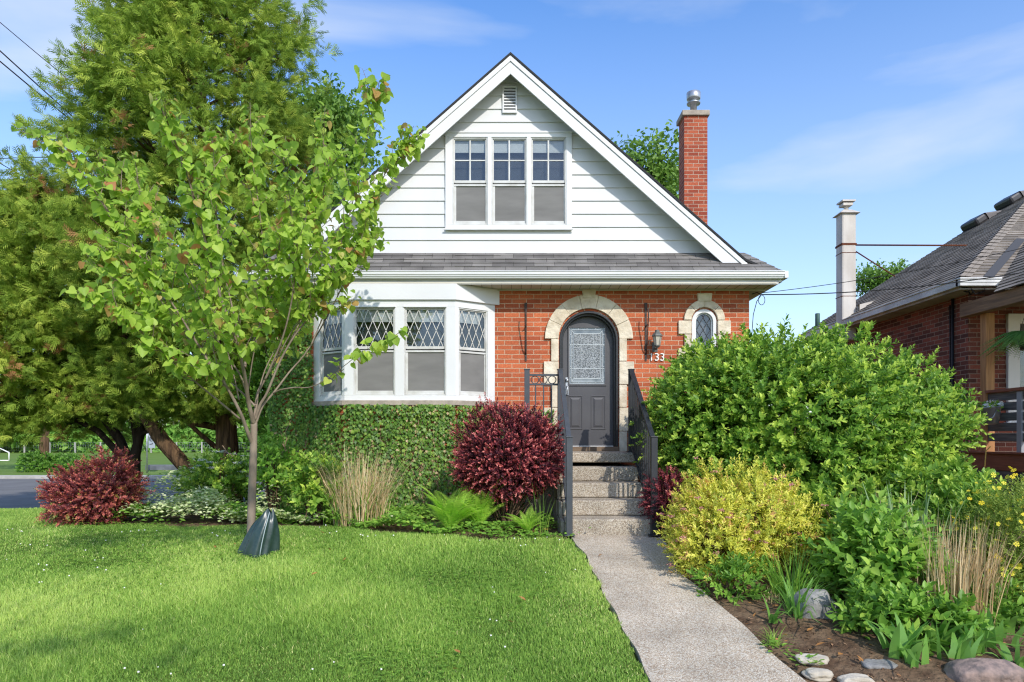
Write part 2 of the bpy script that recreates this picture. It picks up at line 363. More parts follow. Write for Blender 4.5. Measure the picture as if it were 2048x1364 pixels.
MT['wood'] = wood_mat('orange_cedar_post', (.50,.25,.105), (.29,.135,.056), 2)
MT['woodbeam'] = wood_mat('weathered_brown_beam', (.27,.16,.09), (.14,.085,.055), 1)
MT['woodgrey'] = wood_mat('weathered_grey_board', (.19,.17,.155), (.075,.070,.068), 1)
MT['wooddeck'] = wood_mat('redbrown_stain', (.27,.088,.046), (.17,.055,.032), 1, .5)
MT['decktop'] = wood_mat('tan_deck_board', (.42,.29,.16), (.30,.20,.11), 0)
MT['rock'] = noisy('grey_granite', (.33,.315,.29), (.17,.165,.155), 6, .85, .25, .8, 20, 8, dist=.02)
MT['rockpale'] = noisy('pale_limestone_slab', (.58,.52,.42), (.42,.365,.28), 7, .9, .2, .8, 16, 7, dist=.02)
MT['rockpink'] = noisy('pink_granite', (.38,.27,.22), (.17,.135,.12), 14, .85, .25, .7, 22, 8, dist=.02)
MT['bag'] = noisy('dark_green_tarp', (.016,.036,.032), (.026,.050,.044), 30, .34, .6, .35, 14, 5, dist=.012)
MT['teal'] = mat('teal_pipe', (.06,.13,.11), .6)
MT['vent'] = mat('dark_vent_plastic', (.030,.028,.028), .4, .5)
MT['ventlid'] = mat('brown_vent_plastic', (.13,.115,.105), .35, .5)
MT['sign'] = mat('sign_aluminium', (.36,.40,.44), .5, .5)
MT['signblack'] = mat('sign_ink', (.03,.03,.035), .6)
MT['yellow'] = mat('yellow_cord', (.55,.32,.05), .6)
MT['leafdry'] = leaf_mat('fallen_leaf', [(0,(.34,.13,.035)),(1,(.46,.26,.09))], .2, gain=1.15)
MT['litter'] = leaf_mat('dry_litter', [(0,(.07,.04,.025)),(.6,(.20,.12,.07)),(.9,(.36,.24,.14)),(1,(.40,.18,.07))], .05, .8, .1, gain=1.1)
MT['petalwhite'] = mat('white_petal', (.82,.80,.74), .8, .2)
# foliage
MT['grass'] = leaf_mat('grass_blade', [(0,(.062,.125,.016)),(.4,(.135,.230,.030)),(.75,(.240,.320,.058)),(1,(.42,.40,.16))], .34, .5, .15, 1.98)
MT['f_redbud'] = leaf_mat('redbud_leaf', [(0,(.088,.160,.014)),(.55,(.195,.288,.024)),(.88,(.285,.350,.045)),(.92,(.27,.21,.05)),(1,(.27,.115,.04))], .45, .45, .25, 1.85)
MT['f_cedar'] = leaf_mat('cedar_spray', [(0,(.062,.110,.010)),(.5,(.135,.200,.016)),(.88,(.255,.300,.035)),(.93,(.21,.12,.04)),(1,(.25,.11,.045))], .3, .6, .12, 1.9)
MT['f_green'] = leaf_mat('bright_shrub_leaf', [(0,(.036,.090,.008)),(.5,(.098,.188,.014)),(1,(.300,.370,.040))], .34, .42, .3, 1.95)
MT['f_mid'] = leaf_mat('plain_green_leaf', [(0,(.055,.125,.012)),(.6,(.110,.215,.018)),(1,(.200,.290,.035))], .34, .42, .28, 1.95)
MT['f_blue'] = leaf_mat('blue_green_leaf', [(0,(.085,.150,.055)),(1,(.17,.25,.10))], .25, .45, .35)
MT['f_barberry'] = leaf_mat('barberry_leaf', [(0,(.036,.010,.016)),(.45,(.115,.022,.030)),(.8,(.38,.075,.075)),(1,(.58,.20,.17))], .28, .45, .3, 1.55)
MT['f_barbleft'] = leaf_mat('coppery_barberry_leaf', [(0,(.060,.016,.018)),(.45,(.19,.042,.040)),(.8,(.42,.115,.085)),(.92,(.36,.19,.07)),(1,(.17,.18,.04))], .28, .42, .4, 1.65)
MT['f_spirea'] = leaf_mat('golden_spirea_leaf', [(0,(.24,.31,.02)),(.5,(.58,.57,.045)),(.88,(.80,.70,.10)),(1,(.60,.34,.11))], .3, .45, .35, gain=1.15)
MT['pink'] = leaf_mat('pink_flower_head', [(0,(.42,.15,.16)),(1,(.56,.27,.25))], .2, gain=1.15)
MT['f_varieg'] = leaf_mat('cream_edged_leaf', [(0,(.13,.25,.04)),(.35,(.38,.48,.16)),(1,(.74,.78,.45))], .28, .5, .3, gain=1.15)
MT['f_ivy'] = leaf_mat('ivy_leaf', [(0,(.030,.078,.008)),(.5,(.082,.165,.014)),(.88,(.185,.260,.030)),(.93,(.24,.18,.07)),(1,(.34,.25,.13))], .25, .45, .3)
MT['f_fern'] = leaf_mat('fern_frond', [(0,(.15,.27,.02)),(1,(.28,.40,.04))], .45, .5, .3, 2.1)
MT['f_fernhang'] = leaf_mat('boston_fern_frond', [(0,(.045,.125,.018)),(1,(.095,.215,.03))], .35, .5, .3)
MT['straw'] = leaf_mat('straw_stem', [(0,(.33,.21,.10)),(.6,(.55,.40,.21)),(1,(.68,.56,.36))], .15, .7, .2, gain=1.15)
MT['f_woods'] = leaf_mat('far_woodland_leaf', [(0,(.060,.140,.018)),(.5,(.120,.240,.030)),(1,(.22,.33,.055))], .3, .6, .2)
MT['f_tree'] = leaf_mat('tree_leaf', [(0,(.055,.120,.012)),(1,(.140,.235,.028))], .32, .45, .35)
MT['f_lily'] = leaf_mat('broad_lily_leaf', [(0,(.070,.175,.022)),(1,(.150,.290,.045))], .35, .35, .5)
MT['f_cinq'] = leaf_mat('shrubby_cinquefoil_leaf', [(0,(.14,.23,.02)),(1,(.30,.37,.05))], .3, .5, .3, gain=1.15)
MT['petalyellow'] = leaf_mat('yellow_petal', [(0,(.78,.56,.03)),(1,(.86,.68,.08))], .25, .6, .2, gain=1.15)

# leaf templates: x across, y along, z up from the blade
T_SIMPLE = ([(0,0,0),(-.26,.36,.05),(0,.38,-.03),(.26,.36,.05),(-.20,.68,.03),(0,.70,-.05),(.20,.68,.03),(0,1,-.12)],
            [(0,2,1),(0,3,2),(1,2,5,4),(2,3,6,5),(4,5,7),(5,6,7)])
T_NARROW = ([(x*.72, y, z) for x, y, z in T_SIMPLE[0]], T_SIMPLE[1])
T_ROUND = ([(0,0,0),(-.34,.42,.06),(.34,.42,.06),(0,.5,-.02),(0,1,-.06)], [(0,2,3),(0,3,1),(1,3,4),(3,2,4)])
T_TINY = ([(0,0,0),(-.32,.55,.05),(.32,.55,.05),(0,1,0)], [(0,2,3,1)])
T_HEART = ([(0,.06,0),(-.20,-.06,.03),(-.44,.08,.05),(-.52,.34,.03),(-.36,.66,0),(0,1.02,-.10),(.36,.66,0),(.52,.34,.03),(.44,.08,.05),(.20,-.06,.03),(0,.5,-.05)],
           [(0,10,2,1),(10,3,2),(10,4,3),(10,5,4),(10,6,5),(10,7,6),(10,8,7),(0,9,8,10)])
T_IVY = ([(0,0,0),(-.42,-.08,.02),(-.30,.22,.03),(-.55,.50,0),(-.22,.55,.02),(0,1,-.05),(.22,.55,.02),(.55,.50,0),(.30,.22,.03),(.42,-.08,.02),(0,.4,-.03)],
         [(0,10,2,1),(2,10,4,3),(4,10,6,5),(6,10,8,7),(8,10,0,9)])
def _spray():
    v, f = [], []
    def strip(x0, y0, ang, ln, w, z1):
        b = len(v); dx, dy = math.sin(ang), math.cos(ang); px, py = dy, -dx
        v.extend([(x0,y0,0),(x0+dx*ln*.45+px*w,y0+dy*ln*.45+py*w,z1*.3),(x0+dx*ln,y0+dy*ln,z1),(x0+dx*ln*.45-px*w,y0+dy*ln*.45-py*w,z1*.3)]); f.append((b,b+1,b+2,b+3))
    strip(0,0,0,1.0,.040,-.25)
    for y, l in ((.08,.36),(.26,.46),(.44,.44),(.64,.32)):
        strip(0,y,.70,l,.038,-.12); strip(0,y+.05,-.70,l,.038,-.12)
    return v, f
T_SPRAY = _spray()
T_PINNA = ([(0,0,0),(-.10,.35,.02),(.10,.35,.02),(0,1,-.08)], [(0,2,3,1)])
T_PETAL5 = ([(0,0,.1)]+[(math.cos(2*math.pi*(k/5+s))*r, math.sin(2*math.pi*(k/5+s))*r, .12) for k in range(5) for s, r in ((-.07,.85),(.07,.85))],
            [(0,1+2*k,2+2*k) for k in range(5)])

# ------------------------------------------------------------------ ground, lawn, road
def terrain_sheet(name, xs, ys, off, mat_, mask=None, kind='structure'):
    X, Y = np.meshgrid(xs, ys); Z = g(X, Y)+off
    n, m = X.shape; me = bpy.data.meshes.new(name)
    v = np.stack([X, Y, Z], -1).reshape(-1, 3)
    fs = []
    for i in range(n-1):
        for j in range(m-1):
            if mask is None or mask((X[i,j]+X[i,j+1])/2, (Y[i,j]+Y[i+1,j])/2): fs.append((i*m+j, i*m+j+1, (i+1)*m+j+1, (i+1)*m+j))
    me.from_pydata(v.tolist(), [], fs); me.materials.append(mat_)
    for p in me.polygons: p.use_smooth = True
    return tag(link_mesh(name, me, None, (0,0,0)), kind=kind)
far = [-700,-400,-200,-120,-80,-50,-35,-25]
terrain_sheet('ground', np.array(far+list(np.arange(-18, 16.01, .3))+[20,30,50,90,160,300,700]),
              np.array([-60,-20,-8,-2,0,1]+list(np.arange(2, 18.01, .25))+[20,24,30,40,60,90,140,220,400,900]), -.03, MT['ground'])

PATH_L = [hit(*p) for p in ((1139,1076),(1170,1112),(1210,1195),(1254,1275),(1301,1364))]
PATH_R = [hit(*p) for p in ((1326,1078),(1370,1160),(1440,1213),(1505,1275),(1602,1364))]
def path_edge(pts, y):
    ys = [p.y for p in pts][::-1]; xs = [p.x for p in pts][::-1]
    y = np.asarray(y, float); r = np.interp(y, ys, xs)
    k = (xs[1]-xs[0])/(ys[1]-ys[0]); return np.where(y < ys[0], xs[0]+(y-ys[0])*k, r)
py_ = np.linspace(2.2, 7.93, 60); mb = MB()
pl = path_edge(PATH_L, py_)+.012*np.sin(py_*9); pr = path_edge(PATH_R, py_)+.012*np.sin(py_*7+1)
zz = g(0*py_, py_)+.022; nn = len(py_); W = 8
v = []
for i in range(nn):
    for k in range(W+1):
        v.append((pl[i]+(pr[i]-pl[i])*k/W, py_[i], zz[i]))
f = [(i*(W+1)+k, i*(W+1)+k+1, (i+1)*(W+1)+k+1, (i+1)*(W+1)+k) for i in range(nn-1) for k in range(W)]
b0 = len(v)
for i in range(nn): v += [(pl[i], py_[i], zz[i]-.10), (pr[i], py_[i], zz[i]-.10)]
for i in range(nn-1):
    f.append((b0+2*i, i*(W+1), (i+1)*(W+1), b0+2*i+2)); f.append((i*(W+1)+W, b0+2*i+1, b0+2*i+3, (i+1)*(W+1)+W))
mb.add(v, f); tag(mb.build('path', MT['aggregate']), kind='structure')

BED = [hit(*p) for p in ((60,1040),(120,1046),(290,1052),(400,1054),(480,1054),(600,1054),(690,1058),(770,1066),(850,1074),(1000,1080),(1060,1081),(1118,1083))]
def bed_front(x): return np.interp(x, [p.x for p in BED], [p.y for p in BED])
def lawn_back(x):
    x = np.asarray(x, float); return np.where(x < -5.9, 11.15+.12*np.sin(x*3), np.minimum(bed_front(x)+.10*np.sin(x*5), 11.1))
terrain_sheet('lawn', np.arange(-12.5, 1.3, .1), np.arange(2.0, 11.6, .1), .004, MT['lawnbase'],
              lambda x, y: x < path_edge(PATH_L, y)-.035 and y < lawn_back(x))
terrain_sheet('soil_bed', np.arange(-6.2, .75, .12), np.arange(6.5, 10.4, .1), .006, MT['soil'], lambda x, y: y >= bed_front(x)-.12 and y < 10.2)
# the bumpy soil of the right bed
xs = np.arange(.8, 12.5, .07); ys = np.arange(2.2, 10.3, .07); X, Y = np.meshgrid(xs, ys)
nz = Noise(3); q = np.stack([X*3.2, Y*3.2, X*0], -1); q2 = q*3.4
Zs = g(X, Y)+.012+.028*nz(q)+.014*nz(q2)
edge = np.clip((X-path_edge(PATH_R, Y))/.25, 0, 1); Zs = Zs*edge+(g(X, Y)-.02)*(1-edge)
me = bpy.data.meshes.new('soil_border'); n_, m_ = X.shape
fs = [(i*m_+j, i*m_+j+1, (i+1)*m_+j+1, (i+1)*m_+j) for i in range(n_-1) for j in range(m_-1) if X[i,j] > path_edge(PATH_R, Y[i,j])-.1 or Y[i,j] > 7.9 and X[i,j] > 1.7]
me.from_pydata(np.stack([X, Y, Zs], -1).reshape(-1, 3).tolist(), [], fs); me.materials.append(MT['soil'])
for p in me.polygons: p.use_smooth = True
tag(link_mesh('soil_border', me, None, (0,0,0)), kind='structure')

mb = MB(); mb.add([(-120,13.9,.004),(-6.7,13.9,.004),(-6.7,20,.004),(-9.2,26.6,.004),(-11.5,27.6,.004),(-120,27.6,.004)], [(0,1,2,3,4,5)])
tag(mb.build('road', MT['road']), kind='structure')
mb = MB()
kl = [(-120,27.6),(-11.5,27.6),(-9.2,26.6),(-6.7,20.0)]; ko = [(-120,27.95),(-11.3,27.95),(-8.85,26.85),(-6.35,20.1)]
for i in range(3):
    mb.prismz([kl[i], kl[i+1], ko[i+1], ko[i]], -.02, .13)
tag(mb.build('kerb', MT['kerb'], bevel=.02), kind='structure')
mb = MB(); mb.add([(-200,27.95,.10),(-11.3,27.95,.10),(-8.85,26.85,.10),(-6.35,20.1,.10),(-6.35,110,.10),(-200,110,.10)], [(0,1,2,3,4,5)])
tag(mb.build('field', MT['field']), kind='structure')

# ------------------------------------------------------------------ the white gabled brick house
YW = 10.26; YS = 10.22; YR = 9.95; YG = 9.78
house = thing('brick_house', 'orange brick house with white gable siding, bay window and dark arched door', 'house', (0, 10.3, .54))
HXL, HXR = -3.60, 3.565; HB = 19.0
ZS = Zp(579, YW)              # soffit height at the wall
APX, APZ, SL = -.022, Zp(108, YR), .878
EX = 3.88; ZE = Zp(542, YG)
DX = Xp(1177.5, YW); DR = 59.5*YW/F; DZS = Zp(681, YW); DZ0 = Zp(903, YW)
WX = Xp(1408, YW); WR = 25*YW/F; WZS = Zp(643, YW); WZ0 = Zp(735, YW)

def arc(cx, cz, r, a0, a1, n): return [(cx+r*math.cos(a0+(a1-a0)*i/n), cz+r*math.sin(a0+(a1-a0)*i/n)) for i in range(n+1)]
import bmesh
def wall_with_holes(outer, holes, y, thick):
    bm = bmesh.new(); es = []
    for loop in [outer]+holes:
        vv = [bm.verts.new((p[0], y, p[1])) for p in loop]
        es += [bm.edges.new((vv[i], vv[(i+1)%len(vv)])) for i in range(len(vv))]
    bmesh.ops.triangle_fill(bm, use_beauty=True, use_dissolve=False, edges=es, normal=(0,-1,0))
    bm.verts.ensure_lookup_table(); bm.verts.index_update()
    V = [tuple(v.co) for v in bm.verts]; Fc = []
    for fc in bm.faces:
        idx = [v.index for v in fc.verts]
        if fc.normal.y > 0: idx.reverse()
        Fc.append(idx)
    bm.free(); return V, Fc
door_hole = [(DX-DR, DZ0-.3)]+[(DX+DR, DZ0-.3)]+arc(DX, DZS, DR, 0, math.pi, 20)
win_hole = [(WX-WR, WZ0), (WX+WR, WZ0)]+arc(WX, WZS, WR, 0, math.pi, 16)
mb = MB()
V, Fc = wall_with_holes([(HXL, .2), (HXR, .2), (HXR, ZS+.06), (HXL, ZS+.06)], [door_hole, win_hole], YW, .2)
mb.add(V, Fc)
for hl in (door_hole, win_hole):            # reveals
    for i in range(len(hl)):
        a, b = hl[i], hl[(i+1) % len(hl)]
        mb.add([(a[0],YW,a[1]),(b[0],YW,b[1]),(b[0],YW+.2,b[1]),(a[0],YW+.2,a[1])], [(0,3,2,1)])
mb.add([(HXR,YW,.2),(HXR,HB,.2),(HXR,HB,ZS+.06),(HXR,YW,ZS+.06)], [(0,1,2,3)])
mb.add([(HXL,YW,.2),(HXL,HB,.2),(HXL,HB,ZS+.06),(HXL,YW,ZS+.06)], [(3,2,1,0)])
mb.add([(HXL,HB,.2),(HXR,HB,.2),(HXR,HB,ZS+.06),(HXL,HB,ZS+.06)], [(3,2,1,0)])
mb.add([(HXL,HB,ZS+.061),(HXR,HB,ZS+.061),(APX,HB,Zp(128, YR))], [(2,1,0)])
mb.build('wall', MT['brick'], house)
# gable siding: lapped boards
mb = MB(); zb = Zp(507, YS); exp_ = 26.2*YS/F
inner_apz = APZ-.13
k = 0; z0 = zb
gw = (Xp(890, YS), Xp(1145, YS), Zp(459, YS), Zp(261, YS))
def gx(z): return max(.02, (inner_apz-z)/SL)
while z0 < inner_apz-.05:
    z1 = min(z0+exp_, inner_apz-.01)
    cuts = sorted({z0, z1} | {z for z in (gw[2]+.01, gw[3]-.01) if z0 < z < z1})
    fy = lambda z: YS-.022+.018*(z-z0)/exp_
    for za, zc_ in zip(cuts[:-1], cuts[1:]):
        a0, a1 = gx(za), gx(zc_)
        inwin = gw[2] <= (za+zc_)/2 <= gw[3]
        spans = [((APX-a0, APX-a1), (gw[0]+.01,)*2), ((gw[1]-.01,)*2, (APX+a0, APX+a1))] if inwin else [((APX-a0, APX-a1), (APX+a0, APX+a1))]
        for (l0, l1), (r0, r1) in spans:
            mb.add([(l0,fy(za),za),(r0,fy(za),za),(r1,fy(zc_),zc_),(l1,fy(zc_),zc_),(l0,YS+.02,za),(r0,YS+.02,za)], [(0,1,2,3),(4,5,1,0)])
    z0 = z1
mb.build('siding', MT['siding'], house)

def shingle_slope(mb, O, U, Vd, bounds, vmax, expo=.13, lift=.011):
    O, U, Vd = Vector(O), Vector(U).normalized(), Vector(Vd).normalized(); N_ = U.cross(Vd).normalized()
    v = 0.0
    while v < vmax-1e-4:
        v1 = min(v+expo, vmax); a0, a1 = bounds(v); b0_, b1 = bounds(v1)
        n = max(1, int((a1-a0)/.33)); P0 = []; P1 = []; 
        for i in range(n+1):
            t = i/n; j = random.uniform(-.004, .004)
            P0.append((a0+(a1-a0)*t, v+j)); P1.append((b0_+(b1-b0_)*t, v1))
        for i in range(n):
            h = lift+random.uniform(-.003, .003)
            q = [P0[i], P0[i+1], P1[i+1], P1[i]]
            pts = [O+U*q[0][0]+Vd*q[0][1]+N_*h, O+U*q[1][0]+Vd*q[1][1]+N_*h, O+U*q[2][0]+Vd*q[2][1], O+U*q[3][0]+Vd*q[3][1],
                   O+U*q[0][0]+Vd*q[0][1]-N_*.002, O+U*q[1][0]+Vd*q[1][1]-N_*.002]
            mb.add(pts, [(0,1,2,3),(4,5,1,0)], [[(q[0][0],v+.005),(q[1][0],v+.005),(q[2][0],v1),(q[3][0],v1)],[(q[0][0],v),(q[1][0],v),(q[1][0],v+.004),(q[0][0],v+.004)]])
        v = v1
# main roof: two slopes with a flatter kick at the eaves
mb = MB()
kx = 3.40; kz = APZ-SL*(kx-APX)
sl_len = math.hypot(kx-APX, APZ-kz)
for sgn in (1, -1):
    ex = APX+sgn*(kx-APX); fx = APX+sgn*(EX-APX)
    Vd = Vector((APX-ex, 0, APZ-kz)); U = Vector((0, 1, 0)) if sgn > 0 else Vector((0, -1, 0))
    O = Vector((ex, YR-.02, kz)) if sgn > 0 else Vector((ex, HB+.3, kz))
    ln = HB+.3-(YR-.02)
    shingle_slope(mb, O, U, Vd, lambda v: (0, ln), sl_len)
    Vk = Vector((ex-fx, 0, kz-ZE)); O2 = Vector((fx, YR-.02, ZE)) if sgn > 0 else Vector((fx, HB+.3, ZE))
    shingle_slope(mb, O2, U, Vk, lambda v: (0, ln), Vk.length)
mb.build('roof', MT['shingle'], house)
# dark edge of the shingles along the rake
mb = MB()
for sgn in (1, -1):
    ex = APX+sgn*(kx-APX); fx = APX+sgn*(EX-APX)
    mb.prism([(APX, APZ+.018), (ex, kz+.018), (fx-sgn*.02, ZE+.018), (fx-sgn*.02, ZE-.012), (ex, kz-.016), (APX, APZ-.016)], YR-.024, YR+.015)
mb.build('shingle_edge', MT['shingle_edge'], house)
# rake boards: crown strip and wide fascia, and the narrow soffit behind them
mb = MB(); ms = MB()
for sgn in (1, -1):
    ex = APX+sgn*(3.43-APX); ez = APZ-SL*(3.43-APX)
    mb.prism([(APX, APZ-.02), (ex, ez-.02), (ex, ez-.105), (APX, APZ-.105)], YR-.012, YR+.02)
    e2 = APX+sgn*(3.30-APX); z2 = APZ-SL*(3.30-APX)
    mb.prism([(APX, APZ-.108), (APX+sgn*(3.43-APX), ez-.108), (e2-sgn*.06, z2-.278), (APX, APZ-.285)], YR+.004, YR+.03)
    ms.prism([(APX, APZ-.125), (e2, z2-.125), (e2, z2-.145), (APX, APZ-.145)], YR+.032, YS+.01)
mb.build('rake_board', MT['white'], house, bevel=.004); ms.build('rake_soffit', MT['trimgrey'], house)
# pent roof across the front
mb = MB(); dv = Vector((0, YS-.01-YG, Zp(507, YS)+.01-ZE)); vl = dv.length; ins = EX-3.47
shingle_slope(mb, (-EX, YG, ZE), (1, 0, 0), dv, lambda v: (ins*v/vl, 2*EX-ins*v/vl), vl, .115)
for sgn in (1, -1):    # hip returns at both ends
    a = Vector((sgn*EX, YG, ZE)); b = Vector((sgn*EX, YR+.05, ZE)); c = Vector((sgn*3.40, YS, kz+.02)); d = Vector((sgn*3.47, YS-.01, Zp(507, YS)+.01))
    mb.add([a, b, c, d], [(0,1,2,3) if sgn > 0 else (3,2,1,0)], [[(0,0),(.3,0),(.3,.5),(0,.5)]])
mb.build('pent_roof', MT['shingle'], house)
# soffit
mb = MB(); ZF = Zp(566, YG+.05)
mb.box(-EX+.06, EX-.06, YG+.07, YW+.0, ZS, ZS+.02)
mb.box(HXR+.002, EX-.06, YW, HB, ZS, ZS+.02); mb.box(-EX+.06, HXL-.002, YW, HB, ZS, ZS+.02)
sf = mb.build('soffit', MT['soffit'], house)
mb = MB()
x = -EX+.1
while x < EX-.1:
    mb.box(x, x+.006, YG+.075, YW-.03, ZS-.004, ZS+.001); x += .145
mb.build('soffit_groove', mat('soffit_groove', (.20,.18,.14), .9), sf)
mb = MB(); mb.box(-EX+.06, EX-.06, YW-.022, YW-.002, ZS-.022, ZS-.003); mb.build('soffit_moulding', MT['soffit'], sf)
# gutter and fascia
mb = MB()
prof = [(YG+.075, ZE-.105), (YG+.035, ZE-.105), (YG+.02, ZE-.095), (YG+.006, ZE-.062), (YG-.012, ZE-.045), (YG-.012, ZE-.014), (YG-.022, ZE-.010), (YG-.022, ZE+.004), (YG+.0, ZE+.004), (YG+.0, ZE-.07), (YG+.075, ZE-.07)]
n = len(prof)
v = []
for x in (-EX-.03, EX+.03):
    v += [(x, p[0], p[1]) for p in prof]
mb.add(v, [(i, (i+1)%n, n+(i+1)%n, n+i) for i in range(n)]+[tuple(range(n-1,-1,-1)), tuple(range(n, 2*n))])
for sgn in (1, -1):
    x = sgn*(EX+.03)
    mb.box(x-sgn*.002, x+sgn*.05, YG-.010, HB, ZE-.10, ZE+.001); mb.box(x-sgn*.06, x-sgn*.004, YG+.08, HB, ZS+.021, ZE-.06)
mb.build('gutter', MT['white'], house, bevel=.004)
mb = MB(); mb.box(-EX+.03, EX-.03, YG+.076, YG+.10, ZS-.012, ZE-.03); mb.build('fascia', MT['trimgrey'], house)

# gable vent
vx0, vx1, vz0, vz1 = Xp(1005, YS), Xp(1034, YS), Zp(228, YS), Zp(175, YS)
mb = MB(); fw = .022
mb.box(vx0, vx1, YS-.045, YS-.02, vz0, vz0+fw); mb.box(vx0, vx1, YS-.045, YS-.02, vz1-fw, vz1)
mb.box(vx0, vx0+fw, YS-.045, YS-.02, vz0+fw, vz1-fw); mb.box(vx1-fw, vx1, YS-.045, YS-.02, vz0+fw, vz1-fw)
nl = 8
for i in range(nl):
    z = vz0+fw+(vz1-vz0-2*fw)*(i+.15)/nl
    mb.add([(vx0+fw,YS-.044,z),(vx1-fw,YS-.044,z),(vx1-fw,YS-.022,z+.028),(vx0+fw,YS-.022,z+.028),(vx0+fw,YS-.044,z-.008),(vx1-fw,YS-.044,z-.008)], [(0,1,2,3),(4,5,1,0)])
gv = mb.build('gable_vent', MT['white'], house)
mb = MB(); mb.box(vx0+fw, vx1-fw, YS-.021, YS-.0195, vz0+fw, vz1-fw); mb.build('vent_screen', MT['leaddark'], gv)

# ---- windows
def double_hung(parent, M, u0, u1, z0, z1, zm, y=0.0, muntins=None, diamonds=False, lead=None, blind=.0, gap=.03):
    """a double-hung window in facet coordinates: u across, y inwards, z up; (u0,u1,z0,z1) is the clear opening"""
    fr, gl, sc, ld, bl, rm = MB(), MB(), MB(), MB(), MB(), MB()
    for m in (fr, gl, sc, ld, bl, rm): m.M = M
    t = .034
    # storm frame, one step back from the casing
    fr.box(u0, u0+.018, y+.012, y+.07, z0, z1); fr.box(u1-.018, u1, y+.012, y+.07, z0, z1)
    fr.box(u0+.018, u1-.018, y+.012, y+.07, z1-.018, z1); fr.box(u0+.018, u1-.018, y+.012, y+.07, z0, z0+.026)
    a0, a1 = u0+.018, u1-.018
    # upper sash
    fr.box(a0, a0+.016, y+.030, y+.055, zm, z1-.018); fr.box(a1-.016, a1, y+.030, y+.055, zm, z1-.018)
    fr.box(a0+.016, a1-.016, y+.030, y+.055, zm-.004, zm+.036); fr.box(a0+.016, a1-.016, y+.030, y+.055, z1-.034, z1-.018)
    # lower sash
    fr.box(a0, a0+t, y+.036, y+.062, z0+.026, zm-.024); fr.box(a1-.016, a1, y+.036, y+.062, z0+.026, zm-.024)
    fr.box(a0+t, a1-.016, y+.036, y+.062, z0+.026, z0+.072); fr.box(a0, a1, y+.028, y+.062, zm-.050, zm-.022)
    b = fr.build('sash', MT['sash'], parent, bevel=.003)
    gl.box(a0+.016, a1-.016, y+.044, y+.047, zm+.036, z1-.034); gl.build('pane', MT['glass'], parent)
    sc.box(a0+t-.002, a1-.014, y+.046, y+.049, z0+.070, zm-.048); sc.build('insect_screen', MT['screen'], parent)
    if muntins:
        um = (a0+a1)/2; zc = (zm+.036+z1-.034)/2
        ld.box(um-.011, um+.011, y+.034, y+.043, zm+.036, z1-.034)
        ld.box(a0+.016, um-.012, y+.036, y+.043, zc-.008, zc+.008); ld.box(um+.012, a1-.016, y+.036, y+.043, zc-.008, zc+.008)
        ld.build('muntin', MT['sash'], parent)
    if diamonds:
        x0, x1, y0, y1 = a0+.016, a1-.016, zm+.036, z1-.034
        w, h = diamonds
        def seg(p, q):
            dx, dz = q[0]-p[0], q[1]-p[1]; ln = math.hypot(dx, dz)
            if ln < .01: return
            nx, nz_ = -dz/ln*.0042, dx/ln*.0042; yy = y+.038
            ld.add([(p[0]+nx,yy,p[1]+nz_),(p[0]-nx,yy,p[1]-nz_),(q[0]-nx,yy,q[1]-nz_),(q[0]+nx,yy,q[1]+nz_),
                    (p[0]+nx,yy+.005,p[1]+nz_),(p[0]-nx,yy+.005,p[1]-nz_),(q[0]-nx,yy+.005,q[1]-nz_),(q[0]+nx,yy+.005,q[1]+nz_)], [(0,1,2,3),(4,7,6,5),(0,3,7,4),(1,5,6,2)])
        sl = h/w
        for s in (1, -1):
            c = y0-(x1-x0)*sl*2 if s > 0 else y0
            c0 = -60
            for k in range(-40, 60):
                # line z = y1 + s*sl*(x-x0-k*w)
                pts = []
                f = lambda x: y1+s*sl*(x-x0-k*w-w*.35)
                xa, xb = x0, x1
                za, zb_ = f(xa), f(xb)
                # clip to rectangle
                t0, t1 = 0.0, 1.0
                dz = zb_-za
                for bound, sg in ((y0, 1), (y1, -1)):
                    va = (za-bound)*sg; vb = (zb_-bound)*sg
                    if va < 0 and vb < 0: t0, t1 = 1, 0; break
                    if va < 0: t0 = max(t0, va/(va-vb))
                    if vb < 0: t1 = min(t1, va/(va-vb))
                if t1-t0 > .02: seg((xa+(xb-xa)*t0, za+dz*t0), (xa+(xb-xa)*t1, za+dz*t1))
        ld.build('lattice', MT[lead or 'lead'], parent)
    if blind:
        bl.box(a0+.01, a1-.01, y+.075, y+.085, z1-.034-blind, z1-.01); bl.build('blind', MT['blind'], parent)
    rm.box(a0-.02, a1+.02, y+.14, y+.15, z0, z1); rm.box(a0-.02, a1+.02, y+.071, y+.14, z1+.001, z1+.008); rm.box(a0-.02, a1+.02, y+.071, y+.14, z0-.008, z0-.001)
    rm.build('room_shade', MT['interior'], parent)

def casing(mb, x0, x1, z0, z1, holes, y0, y1):
    """flat casing board with rectangular openings side by side (holes sorted by u)"""
    zl = min(h[2] for h in holes); zh = max(h[3] for h in holes)
    mb.box(x0, x1, y0, y1, z0, zl); mb.box(x0, x1, y0, y1, zh, z1)
    u = x0
    for h in holes:
        mb.box(u, h[0], y0, y1, zl, zh); u = h[1]
    mb.box(u, x1, y0, y1, zl, zh)

